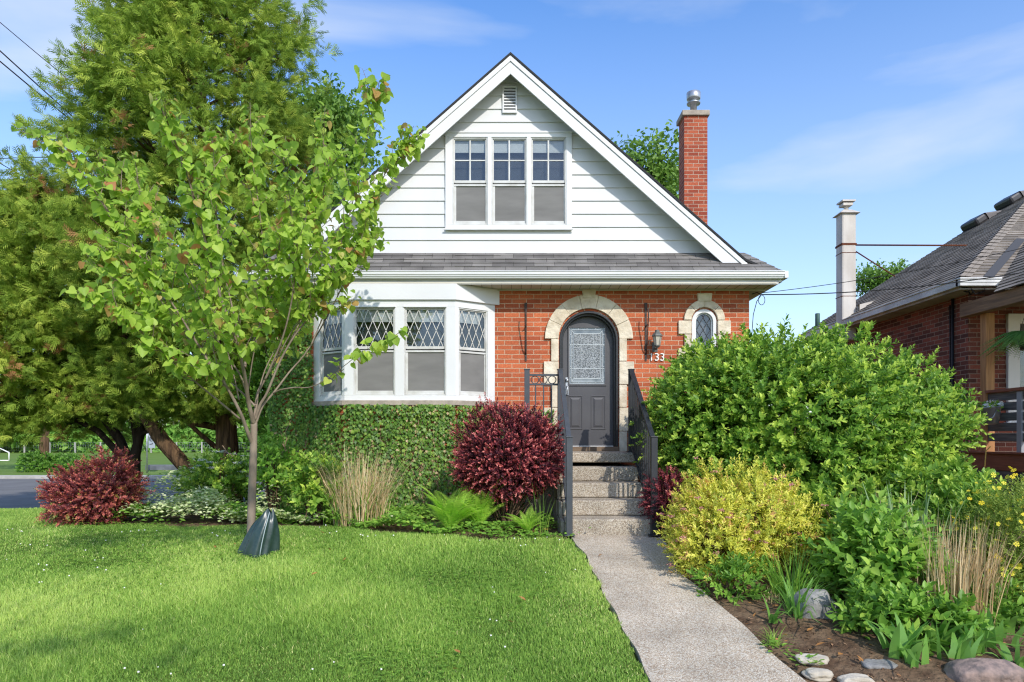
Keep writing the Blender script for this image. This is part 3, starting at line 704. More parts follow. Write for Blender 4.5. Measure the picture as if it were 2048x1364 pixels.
# gable window: three double-hung units in one white casing
I4 = Matrix.Identity(4)
yg = YS-.05
tx0, tx1, tz0, tz1 = Xp(890.5, yg), Xp(1144, yg), Zp(459.5, yg), Zp(262, yg)
holes = [(Xp(a, yg), Xp(b, yg), Zp(450, yg), Zp(274, yg)) for a, b in ((905,975),(983,1054),(1061.5,1132.5))]
mb = MB(); casing(mb, tx0, tx1, tz0, tz1, holes, yg, YS+.01)
mb.box(tx0-.02, tx1+.02, yg-.02, yg-.002, tz0-.005, tz0+.018); mb.box(tx0-.006, tx1+.006, yg-.012, yg-.002, tz1-.03, tz1)
gwin = mb.build('gable_window', MT['white'], house, bevel=.004)
for h in holes:
    double_hung(gwin, Matrix.Translation((0, yg, 0)), h[0], h[1], h[2], h[3], Zp(364, yg), muntins=True, blind=.17)

# bay window
YB = 9.88
BC = [(-2.985, YW), (-2.425, YB), (-.818, YB), (-.256, YW)]
zsill, zhead, ztop = Zp(800.7, YB), Zp(600, YB), Zp(568, YB)
def offs(pts, o):
    """offset an open plan polyline outwards (towards the street)"""
    out = []
    for i, p in enumerate(pts):
        if i == 0: d = (pts[1][0]-p[0], pts[1][1]-p[1])
        elif i == len(pts)-1: d = (p[0]-pts[i-1][0], p[1]-pts[i-1][1])
        else:
            a = Vector((pts[i][0]-pts[i-1][0], pts[i][1]-pts[i-1][1])).normalized(); b = Vector((pts[i+1][0]-pts[i][0], pts[i+1][1]-pts[i][1])).normalized(); d = a+b
        n_ = Vector((d[1], -d[0])).normalized(); out.append((p[0]+n_.x*o, p[1]+n_.y*o))
    out[0] = (out[0][0], YW-.001); out[-1] = (out[-1][0], YW-.001)
    return out
mb = MB(); fp = offs(BC, .035); fp[0] = (fp[0][0]-.04, fp[0][1]); fp[-1] = (fp[-1][0]+.05, fp[-1][1])
mb.prismz(fp, zhead, ZS-.002)
bayw = mb.build('bay_window', MT['white'], house, bevel=.004)
def facet(p, q):
    u = Vector((q[0]-p[0], q[1]-p[1], 0)); ln = u.length; u.normalize(); n_ = Vector((-u.y, u.x, 0))
    M = Matrix(((u.x, n_.x, 0, p[0]), (u.y, n_.y, 0, p[1]), (0, 0, 1, 0), (0, 0, 0, 1))); return M, ln
zw0, zw1, zwm = Zp(791, YB), Zp(614, YB), Zp(697, YB)
# centre facet with two windows
M, ln = facet(BC[1], BC[2]); u_ = lambda px: Xp(px, YB)-BC[1][0]
hs = [(u_(707), u_(790), zw0, zw1), (u_(808), u_(892), zw0, zw1)]
mb = MB(); mb.M = M; casing(mb, 0, ln, zsill, zhead-.001, hs, 0, .06); 
for h in hs: mb.box(h[0]-.012, h[1]+.012, -.012, -.001, h[3]-.004, h[3]+.022)
mb.build('casing', MT['white'], bayw, bevel=.003)
for h in hs: double_hung(bayw, M, h[0], h[1], h[2], h[3], zwm, diamonds=(.128, .30), blind=.17)
for i, j, ua, ub in ((2, 3, .085, .60), (0, 1, .085, .60)):
    M, ln = facet(BC[i], BC[j])
    h = (.115, ln-.115, zw0, zw1) if i == 2 else (.115, ln-.115, zw0, zw1)
    if i == 2: h = (.055, ln-.13, zw0, zw1)
    else: h = (.13, ln-.055, zw0, zw1)
    mb = MB(); mb.M = M; casing(mb, 0.001, ln-.001, zsill, zhead-.001, [h], 0, .06); mb.build('casing', MT['white'], bayw, bevel=.003)
    double_hung(bayw, M, *h, zwm, diamonds=(.118, .30), blind=.17)
mb = MB(); mb.prismz(offs(BC, .07), zsill-.075, zsill-.001); mb.build('sill', MT['sillstone'], bayw, bevel=.008)
mb = MB(); mb.prismz(offs(BC, .0), .2, zsill-.076); mb.build('bay_base', MT['brick'], house)
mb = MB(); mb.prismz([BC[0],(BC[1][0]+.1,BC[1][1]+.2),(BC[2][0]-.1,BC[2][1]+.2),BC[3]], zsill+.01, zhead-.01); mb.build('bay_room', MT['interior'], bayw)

# stone surround of the door
mb = MB(); yo = YW-.035
def stone(pts, y0=None):
    mb.prism(pts, (y0 if y0 is not None else yo-random.uniform(0, .014)), YW+.004)
ro, ri = 88*YW/F, 60.5*YW/F
zsp = Zp(678, YW); nv = 7; gap_ = .004
for i in range(nv):
    a0 = math.pi*i/nv+gap_*.6; a1 = math.pi*(i+1)/nv-gap_*.6
    stone(arc(DX, zsp, ro, a0, a1, 6)+arc(DX, zsp, ri, a1, a0, 6))
stone([(DX-14*YW/F, Zp(579.5, YW)), (DX+14*YW/F, Zp(579.5, YW)), (DX+12*YW/F, Zp(597, YW)), (DX-12*YW/F, Zp(597, YW))], yo-.022)
for y0_, y1_, w in ((678,722.5,15),(723.5,769,29.5),(770,814.5,15),(815.5,862,29.5),(863,903,15.5)):
    for s in (-1, 1):
        xa = DX+s*60.5*YW/F; xb = DX+s*(60.5+w)*YW/F
        stone([(min(xa,xb), Zp(y1_, YW)), (max(xa,xb), Zp(y1_, YW)), (max(xa,xb), Zp(y0_, YW)), (min(xa,xb), Zp(y0_, YW))])
mb.build('door_surround', MT['stone'], house, bevel=.006)
# stone surround of the little arched window
mb = MB(); r1, r2 = 41*YW/F, 26*YW/F
zs2 = Zp(641, YW)
for a0, a1 in ((.01,.78),(.79,1.56),(1.57,2.34),(2.35,3.13)): stone(arc(WX, zs2, r1, a0, a1, 5)+arc(WX, zs2, r2, a1, a0, 5))
stone([(WX-15*YW/F, Zp(587.5, YW)), (WX+15*YW/F, Zp(587.5, YW)), (WX+13*YW/F, Zp(604, YW)), (WX-13*YW/F, Zp(604, YW))], yo-.02)
for y0_, y1_, w in ((641.8,668.5,26),(669.5,696,14),(697,724,26),(725,745,14)):
    for s in (-1, 1):
        xa = WX+s*26*YW/F; xb = WX+s*(26+w)*YW/F
        stone([(min(xa,xb), Zp(y1_, YW)), (max(xa,xb), Zp(y1_, YW)), (max(xa,xb), Zp(y0_, YW)), (min(xa,xb), Zp(y0_, YW))])
mb.build('window_surround', MT['stone'], house, bevel=.009)
def arch_ring(mb, cx, zs_, r_out, r_in, z0, y0, y1, n=22):
    po = [(cx+r_out, z0)]+arc(cx, zs_, r_out, 0, math.pi, n)+[(cx-r_out, z0)]
    pi_ = [(cx+r_in, z0)]+arc(cx, zs_, r_in, 0, math.pi, n)+[(cx-r_in, z0)]
    m = len(po); v = [(p[0],y0,p[1]) for p in po]+[(p[0],y0,p[1]) for p in pi_]+[(p[0],y1,p[1]) for p in po]+[(p[0],y1,p[1]) for p in pi_]
    f = []
    for i in range(m-1):
        f += [(i, m+i, m+i+1, i+1), (2*m+i, 2*m+i+1, 3*m+i+1, 3*m+i), (m+i, 3*m+i, 3*m+i+1, m+i+1), (i, i+1, 2*m+i+1, 2*m+i)]
    f += [(0, 2*m, 3*m, m), (m-1, 2*m-1, 4*m-1, 3*m-1)]
    mb.add(v, f)
def arch_plate(mb, cx, zs_, r, z0, y0, y1, n=22):
    mb.prism([(cx-r, z0), (cx+r, z0)]+arc(cx, zs_, r, 0, math.pi, n), y0, y1)
# small window
mb = MB(); arch_ring(mb, WX, WZS, WR-.004, WR-.055, WZ0+.01, YW-.01, YW+.08); arch_ring(mb, WX, WZS, WR-.056, WR-.075, WZ0+.01, YW+.025, YW+.075)
lw = mb.build('arched_window', MT['white'], house, bevel=.004)
mb = MB(); arch_plate(mb, WX, WZS, WR-.076, WZ0+.01, YW+.05, YW+.054); mb.build('pane', MT['glass'], lw)
mb = MB(); arch_plate(mb, WX, WZS, WR-.06, WZ0+.01, YW+.12, YW+.13); mb.build('lace_blind', mat('grey_lace', (.20,.20,.21), .9), lw)
mb = MB(); r = WR-.076
for s in (1, -1):
    for k in range(-3, 8):
        pts = []
        for i in range(60):
            x = WX-r+2*r*i/59; z = WZ0+k*.19+s*1.75*(x-WX)
            top = WZS+math.sqrt(max(0, r*r-(x-WX)**2))
            if WZ0+.02 < z < top: pts.append((x, YW+.044, z))
        if len(pts) > 3: mb.tube([pts[0], pts[-1]], .0045, 5)
mb.build('lattice', MT['leaddark'], lw)

# the door
yd = YW+.14; R0 = DR-.004
mb = MB(); arch_ring(mb, DX, DZS, R0, R0-.035, DZ0+.075, YW-.012, YW+.055); arch_ring(mb, DX, DZS, R0, R0-.062, DZ0+.075, YW+.055, yd+.05)
mb.build('door_frame', MT['doortrim'], house, bevel=.006)
RS = R0-.062; doorz = Zp(892, YW)+.005
mb = MB(); gx0, gx1, gz0, gz1 = Xp(1139, yd), Xp(1209, yd), Zp(768, yd), Zp(656, yd)
V, Fc = wall_with_holes([(DX-RS, doorz), (DX+RS, doorz)]+arc(DX, DZS, RS, 0, math.pi, 22), [[(gx0, gz0), (gx1, gz0), (gx1, gz1), (gx0, gz1)]], yd, .04)
mb.add(V, Fc)
fr = .028
mb.box(gx0-fr, gx1+fr, yd-.016, yd+.03, gz1, gz1+fr); mb.box(gx0-fr, gx1+fr, yd-.016, yd+.03, gz0-fr, gz0)
mb.box(gx0-fr, gx0, yd-.016, yd+.03, gz0, gz1); mb.box(gx1, gx1+fr, yd-.016, yd+.03, gz0, gz1)
for a, b in ((1136,1165),(1182,1211)):    # raised panels
    x0, x1, z0, z1 = Xp(a, yd), Xp(b, yd), Zp(859, yd), Zp(791, yd); t = .016
    mb.box(x0, x1, yd-.008, yd+.002, z0, z0+t); mb.box(x0, x1, yd-.008, yd+.002, z1-t, z1); mb.box(x0, x0+t, yd-.008, yd+.002, z0+t, z1-t); mb.box(x1-t, x1, yd-.008, yd+.002, z0+t, z1-t)
    i0 = .034; i1 = .062
    mb.add([(x0+i0,yd-.001,z0+i0),(x1-i0,yd-.001,z0+i0),(x1-i0,yd-.001,z1-i0),(x0+i0,yd-.001,z1-i0),(x0+i1,yd-.012,z0+i1),(x1-i1,yd-.012,z0+i1),(x1-i1,yd-.012,z1-i1),(x0+i1,yd-.012,z1-i1)],
           [(0,1,5,4),(1,2,6,5),(2,3,7,6),(3,0,4,7),(4,5,6,7)])
door = mb.build('door', MT['door'], house, bevel=.003)
mb = MB(); mb.box(DX-RS, DX+RS, yd-.03, yd+.03, doorz-.03, doorz-.001); mb.build('weather_strip', mat('aluminium_sweep', (.6,.6,.6), .4, .5, .6), door)
gm = noisy('rippled_glass', (.30,.32,.33), (.075,.085,.09), 75, .3, .6, .5, 85, 3, lo=.42, hi=.58)
gm2 = noisy('bevelled_glass', (.12,.145,.165), (.25,.28,.30), 6, .12, .6)
mb = MB(); mb.box(gx0, gx1, yd+.002, yd+.012, gz0, gz1); dg = mb.build('door_glass', gm2, door)
ix0, ix1, iz0, iz1 = gx0+.065, gx1-.065, gz0+.085, gz1-.085
mb = MB(); mb.box(ix0, ix1, yd-.002, yd+.001, iz0, iz1)
mb.box(gx0+.028, ix0-.015, yd-.001, yd+.0015, iz0, iz1); mb.box(ix1+.015, gx1-.028, yd-.001, yd+.0015, iz0, iz1); mb.build('rippled_pane', gm, dg)
mb = MB()
def st(x0, z0, x1, z1, w=.003, y=yd-.006):
    d = Vector((x1-x0, 0, z1-z0)); n_ = Vector((-d.z, 0, d.x)).normalized()*w
    a, b = Vector((x0, y, z0)), Vector((x1, y, z1)); e = Vector((0, .006, 0))
    mb.add([a+n_, a-n_, b-n_, b+n_, a+n_+e, a-n_+e, b-n_+e, b+n_+e], [(0,1,2,3),(4,7,6,5),(0,3,7,4),(1,5,6,2),(0,4,5,1),(2,6,7,3)])
for m_ in (.002, .03):
    st(gx0+m_, gz0+m_, gx1-m_, gz0+m_); st(gx0+m_, gz1-m_, gx1-m_, gz1-m_); st(gx0+m_, gz0+m_, gx0+m_, gz1-m_, .002); st(gx1-m_, gz0+m_, gx1-m_, gz1-m_, .002)
st(ix0, iz0, ix1, iz0, .005); st(ix0, iz1, ix1, iz1, .004); st(ix0, iz0, ix0, iz1, .002); st(ix1, iz0, ix1, iz1, .002)
for sx, ex_ in ((gx0+.03, ix0), (gx1-.03, ix1)):
    st(sx, gz1-.03, ex_, iz1); st(sx, gz0+.03, ex_, iz0)
wz = [gz0+.245, gz1-.245]
for z in (gz0+.235, gz1-.255): st(gx0, z, gx1, z, .0035)
for z in np.linspace(gz0+.1, gz1-.1, 5):
    st(gx0, z, gx0+.03, z, .003); st(gx1-.03, z, gx1, z, .003)
for t in (.27, .73): st(ix0+(ix1-ix0)*t, gz0+.235, ix0+(ix1-ix0)*t, iz1, .002)
for t in (.25, .5, .75):
    st(gx0+(gx1-gx0)*t, gz1-.03, gx0+(gx1-gx0)*t, gz1); st(gx0+(gx1-gx0)*t, gz0, gx0+(gx1-gx0)*t, gz0+.03)
mb.build('leading', mat('bright_came', (.55,.58,.58), .35, .5, .3), dg)
hx = DX-RS+.065
mb = MB(); mb.box(hx-.022, hx+.022, yd-.012, yd, Zp(790, yd), Zp(755, yd)); mb.lathe((hx, yd-.02, Zp(761, yd)), [(.02,-.02),(.022,0),(.02,.02)], 12)
mb.tube([(hx, yd-.012, Zp(772, yd)), (hx, yd-.055, Zp(774, yd)), (hx, yd-.06, Zp(780, yd)), (hx, yd-.05, Zp(788, yd)), (hx, yd-.012, Zp(789, yd))], .009, 8)
mb.build('handle', MT['galv'], door)
mb = MB(); mb.box(DX-R0, DX+R0, YW-.06, yd+.08, DZ0-.001, DZ0+.072); mb.build('threshold', wood_mat('brown_sill', (.24,.17,.11), (.15,.10,.065), 0), house, bevel=.006)

# chimney
cd = 12.8; cx0, cx1 = Xp(1368.5, cd), Xp(1415, cd); cw = .40; ctz = Zp(232, cd)
mb = MB(); mb.box(cx0, cx1, cd, cd+cw, 3.9, ctz)
chim = mb.build('chimney', MT['brick_chim'], house)
mb = MB(); mb.box(cx0-.045, cx1+.035, cd-.045, cd+cw+.045, ctz+.001, ctz+.10); mb.build('chimney_cap', MT['sillstone'], chim, bevel=.012)
fx_, fy_ = Xp(1387, cd+.2), cd+.2; fz = ctz+.101
mb = MB(); mb.lathe((fx_, fy_, fz), [(.062,0),(.062,.21),(.125,.215),(.13,.235),(.07,.26),(.07,.28),(.12,.30),(.13,.315),(.13,.43),(.10,.445),(.0,.45)], 20); mb.build('flue_cap', MT['galv'], chim)

# ------------------------------------------------------------------ front steps, railings, wall fittings
SX0, SX1, ZG0 = .62, 1.66, .54
ZL = Zp(905, 9.3); rs = (ZL-ZG0)/5
fs_ = thing('front_steps', 'exposed aggregate concrete front steps rising to the arched door', 'steps', (1.14, 8.6, ZG0))
for i in range(4):
    mb = MB(); y0 = 7.9+.35*i; zt = ZG0+rs*(i+1)
    mb.box(SX0, SX1, y0, y0+.38, zt-rs-.02 if i == 0 else zt-rs+.003, zt); mb.box(SX0, SX1, y0+.38, 10.25, zt-rs+.003, zt-.004)
    mb.build('step', MT['aggstep'], fs_, bevel=.018)
mb = MB(); mb.box(.13, SX1+.06, 9.26, YW-.065, ZL-.135, ZL); mb.build('landing', MT['aggstep'], fs_, bevel=.02)
mb = MB()      # split block cheek at the left
for i in range(4):
    y0 = 7.93+.35*i; zt = ZG0+rs*(i+1)-.015
    for j in range(i+1):
        za = ZG0-.05+(zt-ZG0+.05)*j/(i+1); zb_ = ZG0-.05+(zt-ZG0+.05)*(j+1)/(i+1)-.006
        mb.box(SX0-.05-.012*((i+j)%2), SX0-.002, y0, y0+.345, za, zb_)
mb.box(.2, SX0-.003, 9.33, YW-.01, .3, ZL-.137)
mb.build('cheek_block', MT['block'], fs_, bevel=.016)

def rail_set(name, label, material, X, with_front):
    t = thing(name, label, 'railing', (X, 8.6, ZG0)); pw = .036
    tp = Vector((X, 9.36, 0)); bt = Vector((X, 7.86, 0))
    ztt = ZL+1.13; zbt = ZG0+1.13
    for p, z0, z1 in ((tp, ZL, ztt), (bt, ZG0, zbt)):
        mb = MB(); mb.box(p.x-pw, p.x+pw, p.y-pw, p.y+pw, z0, z1); mb.box(p.x-pw-.006, p.x+pw+.006, p.y-pw-.006, p.y+pw+.006, z1, z1+.014); mb.box(p.x-pw-.03, p.x+pw+.03, p.y-pw-.03, p.y+pw+.03, z0+.003, z0+.014)
        mb.build('post', material, t, bevel=.003)
    def sloped(dz, hw, hh):
        a = Vector((X, bt.y+pw, zbt+dz)); b = Vector((X, tp.y-pw, ztt+dz))
        return [(a.x-hw,a.y,a.z-hh),(a.x+hw,a.y,a.z-hh),(a.x+hw,a.y,a.z+hh),(a.x-hw,a.y,a.z+hh),(b.x-hw,b.y,b.z-hh),(b.x+hw,b.y,b.z-hh),(b.x+hw,b.y,b.z+hh),(b.x-hw,b.y,b.z+hh)]
    bx = [(0,1,2,3),(7,6,5,4),(0,4,5,1),(1,5,6,2),(2,6,7,3),(3,7,4,0)]
    mb = MB(); mb.add(sloped(-.02, .028, .02), bx); mb.build('handrail', material, t)
    mb = MB(); mb.add(sloped(-1.0, .018, .016), bx); mb.build('bottom_rail', material, t)
    n_ = 11
    for k in range(n_):
        f_ = (k+1)/(n_+1); y = bt.y+pw+(tp.y-bt.y-2*pw)*f_; z = zbt+(ztt-zbt)*f_
        mb = MB(); mb.box(X-.009, X+.009, y-.009, y+.009, z-1.0, z-.03); mb.build('baluster', material, t)
    if with_front:
        xl = Xp(1054, 9.36); mb = MB(); mb.box(xl-pw, xl+pw, 9.36-pw, 9.36+pw, ZL, ztt); mb.box(xl-pw-.006, xl+pw+.006, 9.36-pw-.006, 9.36+pw+.006, ztt, ztt+.014); mb.build('post', material, t, bevel=.003)
        a, b = xl+pw, X-pw
        for z in (Zp(750, 9.36), Zp(769, 9.36), ZL+.1):
            mb = MB(); mb.box(a, b, 9.36-.014, 9.36+.014, z-.013, z+.013); mb.build('cross_rail', material, t)
        zc = Zp(759.5, 9.36); r = .052
        mid = (a+b)/2
        for k in (-1, 0, 1):
            c = mid+k*.118; mb = MB(); pts = [(c+r*math.cos(2*math.pi*i/24), 9.36, zc+r*math.sin(2*math.pi*i/24)) for i in range(25)]
            mb.tube(pts, .007, 6, caps=False); mb.build('ring', material, t)
        for k in range(3):
            x = a+(b-a)*(k+.75)/3.5; mb = MB(); mb.box(x-.009, x+.009, 9.36-.009, 9.36+.009, ZL+.113, Zp(769, 9.36)-.013); mb.build('baluster', material, t)
    return t
rail_set('stair_railing', 'grey metal stair railing with a row of rings, beside the dark red bush', MT['iron'], .66, True)
rail_set('stair_railing', 'black metal stair railing half hidden by the big green shrub', MT['ironblack'], 1.635, False)

def hook(px, label):
    x = Xp(px, YW); t = thing('plant_bracket', label, 'bracket', (x, YW, Zp(722, YW)), 'wrought iron plant brackets on the brick wall')
    zt, zb_ = Zp(606, YW), Zp(722, YW)
    mb = MB(); mb.box(x-.014, x+.014, YW-.012, YW-.002, zb_, zt); mb.box(x-.02, x+.02, YW-.02, YW-.002, zt-.13, zt); mb.build('back_plate', MT['wrought'], t)
    pts = [Vector((x, YW-.012, zt-.10)), Vector((x, YW-.10, zt-.09)), Vector((x, YW-.19, zt-.16)), Vector((x, YW-.21, zt-.25)), Vector((x, YW-.17, zt-.30))]
    mb = MB(); mb.tube([(x,YW-.02,zb_+.1),(x,YW-.10,zb_+.24),(x,YW-.19,zt-.28),(x,YW-.21,zt-.20),(x,YW-.20,zt-.12)], .009, 8); mb.build('hook_arm', MT['wrought'], t)
    mb = MB(); mb.tube([(x,YW-.012,zt-.34),(x-.004,YW-.05,zt-.37),(x,YW-.10,zt-.34)], .008, 6); mb.build('scroll', MT['wrought'], t)
    return t
hook(1051.5, 'wrought iron plant bracket on the brick between bay window and door')
hook(1291.5, 'wrought iron plant bracket on the brick beside the wall lantern')
lx, ly = Xp(1314.5, YW-.17), YW-.17; lz = Zp(690, YW-.17)
t = thing('wall_lantern', 'grey wall lantern with flared cap and frosted glass on the brick wall', 'lantern', (lx, YW, lz))
lm = noisy('pewter_paint', (.10,.105,.095), (.15,.155,.14), 14, .5, .4)
mb = MB(); mb.lathe((lx, ly, lz), [(.05,.125),(.085,.13),(.08,.145),(.05,.18),(.036,.19),(.034,.22),(.018,.225)], 6); mb.build('cap', lm, t, flat=True)
mb = MB(); mb.lathe((lx, ly, lz), [(.042,.0),(.066,.122)], 6); mb.build('glass_shade', noisy('frosted_glass', (.55,.50,.40), (.45,.41,.33), 6, .3, .5), t, flat=True)
mb = MB(); mb.lathe((lx, ly, lz), [(.02,-.04),(.046,-.015),(.046,-.002)], 6)
for k in range(6):
    a = 2*math.pi*k/6; mb.tube([(lx+.043*math.cos(a), ly+.043*math.sin(a), lz), (lx+.068*math.cos(a), ly+.068*math.sin(a), lz+.124)], .0045, 5)
mb.build('cage', lm, t, flat=True)
mb = MB(); mb.tube([(lx, ly, lz-.03), (lx, ly+.08, lz-.06), (lx, YW-.012, lz-.02)], .012, 8); mb.box(lx-.04, lx+.04, YW-.014, YW-.002, lz-.08, lz+.06); mb.build('arm', lm, t)

def text_mesh(s, size, depth):
    c = bpy.data.curves.new('lettering', 'FONT'); c.body = s; c.size = size; c.extrude = depth; c.align_x = 'CENTER'; c.align_y = 'CENTER'
    o = bpy.data.objects.new('tmp', c); COL.objects.link(o); bpy.context.view_layer.update()
    me = bpy.data.meshes.new_from_object(o.evaluated_get(bpy.context.evaluated_depsgraph_get())); bpy.data.objects.remove(o); return me
me = text_mesh('133', .165, .006); me.materials.append(MT['petalwhite'])
hn = link_mesh('house_number', me, None, (Xp(1313.5, YW), YW-.012, Zp(715, YW))); hn.rotation_euler = (math.radians(90), 0, 0)
tag(hn, 'white house number 133 on the brick above the shrub leaves', 'house number')

# service cable at the right corner
mb = MB(); A = P(1499, 590, 10.3)
lp = [A+Vector((.03,-.02,.01)), A+Vector((.10,-.04,.03)), A+Vector((.17,-.05,-.01))]
mb.tube(lp, .008, 6)
mb.tube([A+Vector((.16,-.05,-.01)), A+Vector((.10,-.03,-.10)), A+Vector((.05,-.02,-.30)), A+Vector((.02,-.01,-.75))], .006, 6)
c0 = A+Vector((.165,-.05,-.085)); mb.tube([c0+Vector((.05*math.cos(k*.45), 0, .075*math.sin(k*.45))) for k in range(15)], .005, 5)
tag(mb.build('service_cable', MT['wire']), 'looped black service cable at the house corner under the eave', 'cable')
def wire(p, q, r, label, sag=.2, group=None):
    p, q = Vector(p), Vector(q); mb = MB()
    mb.tube([p.lerp(q, i/24)-Vector((0,0,sag*4*(i/24)*(1-i/24))) for i in range(25)], r, 5)
    return tag(mb.build('overhead_wire', MT['wire']), label, 'wire', group)
wire(A+Vector((.17,-.05,-.005)), P(2420, 462, 9.3), .008, 'thick black overhead wire from the house corner across the neighbouring roof', .22)
wire(A+Vector((.16,-.05,.02)), P(2420, 395, 9.3), .005, 'thin black overhead wire from the house corner, the upper of two', .16)
wire(P(-330,-240,17), P(330,316,24), .012, 'topmost overhead wire, running down behind the cedar at upper left', .1)
wire(P(-330,-205,17), P(330,395,24), .020, 'thick overhead wire in the middle of three at upper left', .1)
wire(P(-330,-160,17), P(330,392,24), .020, 'lowest of the three steep overhead wires at upper left', .1)
wire(P(-400,325,30), P(330,306,30), .018, 'nearly level overhead wire low in the left sky', .05)
wire(P(-330,135,17), P(330,505,24), .012, 'single overhead wire dropping behind the cedar at mid left', .1)

# ------------------------------------------------------------------ the neighbour's house
nb = thing('bungalow', 'dark brown brick bungalow with taupe hip roof and wooden porch', 'house', (9.5, 12.5, .5))
NX, NY, NBK = 6.95, 10.4, 15.35; NXR = 17.05; ZNS = H+2.2; ZNE = 4.02; NE = 6.6; NEY = 10.05; NM = .632; NRX = 12.0; NRB = 15.56
mb = MB(); mb.add([(NX,NY,.2),(NXR,NY,.2),(NXR,NBK,.2),(NX,NBK,.2),(NX,NY,ZNS+.1),(NXR,NY,ZNS+.1),(NXR,NBK,ZNS+.1),(NX,NBK,ZNS+.1)], [(0,1,5,4),(1,2,6,5),(2,3,7,6),(3,0,4,7)])
mb.build('wall', MT['brick_dark'], nb)
mb = MB(); Vd = Vector((1, 0, NM)); sl2 = Vd.length; vmax = (NRX-NE)*sl2
shingle_slope(mb, (NE, NRB, ZNE), (0, -1, 0), Vd, lambda v: (0, max(.02, NRB-(NEY+v/sl2))), vmax, .14, .012)
shingle_slope(mb, (NE, NEY, ZNE), (1, 0, 0), (0, 1, NM), lambda v: (v/sl2, max(v/sl2+.05, 2*(NRX-NE)-v/sl2)), vmax, .14, .012)
shingle_slope(mb, (2*NRX-NE, NEY, ZNE), (0, 1, 0), (-1, 0, NM), lambda v: (v/sl2, max(v/sl2+.02, NRB-NEY)), vmax, .28, .012)
mb.add([(NE,NRB,ZNE),(2*NRX-NE,NRB,ZNE),(NRX,NRB,ZNE+NM*(NRX-NE))], [(2,1,0)])
rf = mb.build('roof', MT['shingle_n'], nb)
mb = MB()         # hip caps
for i in range(34):
    t0, t1 = i*.16, i*.16+.20; n_ = Vector((-1, -1, 2/NM*NM)).normalized()
    a = Vector((NE+t0, NEY+t0, ZNE+NM*t0)); b = Vector((NE+t1, NEY+t1, ZNE+NM*t1)); w1 = Vector((-.0, .16, 0)); w2 = Vector((.16, 0, 0)); up = Vector((0,0,.035)); up2 = Vector((0,0,.015))
    mb.add([a+up, b+up2, b+w1+up2*.6+Vector((0,0,-.0)), a+w1+up*.6, b+w2+up2*.6, a+w2+up*.6], [(0,1,2,3),(5,4,1,0)], [[(.05,.02),(.05,.12),(.25,.12),(.25,.02)],[(.3,.02),(.3,.12),(.5,.12),(.5,.02)]])
mb.build('hip_cap', MT['shingle_n'], rf)
mb = MB()
mb.box(NE-.05, NE+.06, NEY-.03, NRB, ZNE-.13, ZNE-.005); mb.box(NE-.065, NE+.0, NEY-.03, NRB, ZNE-.03, ZNE-.012)
mb.box(NE-.05, 7.16, NEY-.075, NEY+.03, ZNE-.13, ZNE-.005); mb.box(NE-.06, 7.16, NEY-.09, NEY-.02, ZNE-.035, ZNE-.010); mb.box(NE-.055, 7.16, NEY-.083, NEY-.02, ZNE-.085, ZNE-.05)
mb.build('gutter', noisy('weathered_gutter', (.66,.65,.62), (.44,.43,.41), 3, .5, .4), nb, bevel=.006)
mb = MB(); mb.box(NE, NX+.02, NEY, NRB, ZNS-.02, ZNS); mb.box(NX, NXR, NEY, NY+.02, ZNS-.02, ZNS); mb.box(NE+.0, NE+.03, NEY+.03, NRB, ZNS+.0, ZNE-.10); mb.build('soffit', noisy('stained_soffit', (.42,.38,.32), (.28,.25,.21), 3, .7), nb)
mb = MB(); mb.tube([(NX-.03, 10.72, ZNS-.02), (NX-.03, 10.72, 2.4), (NX-.03, 10.70, .8)], .02, 6); mb.tube([(NX-.02, 10.80, ZNS-.1), (NX-.02, 10.79, 2.2), (NX-.02, 10.8, .8)], .010, 6); mb.build('conduit', MT['wire'], nb)
mb = MB(); mb.tube([P(1922, 580, 10.2), P(1935, 584, 10.1), P(1942, 578, 10.05), P(1950, 588, 10.1), P(1970, 582, 10.1)], .012, 6); mb.tube([P(1935,578,10.2), P(1941,590,10.2), P(1948,582,10.1)], .01, 6); mb.build('service_cable', MT['wire'], nb)
# metal chimney by the eave
fy0 = 13.5; fx0, fx1 = Xp(1684, fy0), Xp(1713, fy0); ftz = Zp(424, fy0)
mb = MB(); mb.box(fx0, fx1, fy0, fy0+.27, 3.6, ftz)
mc = mb.build('metal_chimney', MT['flue'], nb, bevel=.03)
mb = MB(); mb.add([(fx0-.05,fy0-.05,ftz-.02),(fx1+.06,fy0-.05,ftz-.02),(fx1+.06,fy0+.32,ftz-.02),(fx0-.05,fy0+.32,ftz-.02),(fx0+.06,fy0+.06,ftz+.07),(fx1-.06,fy0+.06,ftz+.07),(fx1-.06,fy0+.21,ftz+.07),(fx0+.06,fy0+.21,ftz+.07)],
           [(3,2,1,0),(0,1,5,4),(1,2,6,5),(2,3,7,6),(3,0,4,7),(4,5,6,7)])
cxm = (fx0+fx1)/2; mb.lathe((cxm, fy0+.13, ftz+.06), [(.045,0),(.045,.13)], 12); mb.box(cxm-.10, cxm+.09, fy0+.03, fy0+.23, ftz+.15, ftz+.20); mb.box(cxm-.13, cxm+.13, fy0, fy0+.26, ftz+.22, ftz+.25); mb.lathe((cxm, fy0+.13, ftz+.19), [(.05,0),(.05,.04)], 12)
mb.build('chimney_hood', MT['flue'], mc)
mb = MB()
for py0, hgt in ((488, .05),): mb.box(fx0-.006, fx1+.006, fy0-.006, fy0+.276, Zp(py0, fy0)-.02, Zp(py0, fy0)+.02)
for py0 in (505, 592): mb.box(fx0-.003, fx1+.003, fy0-.003, fy0+.273, Zp(py0, fy0)-.006, Zp(py0, fy0)+.006)
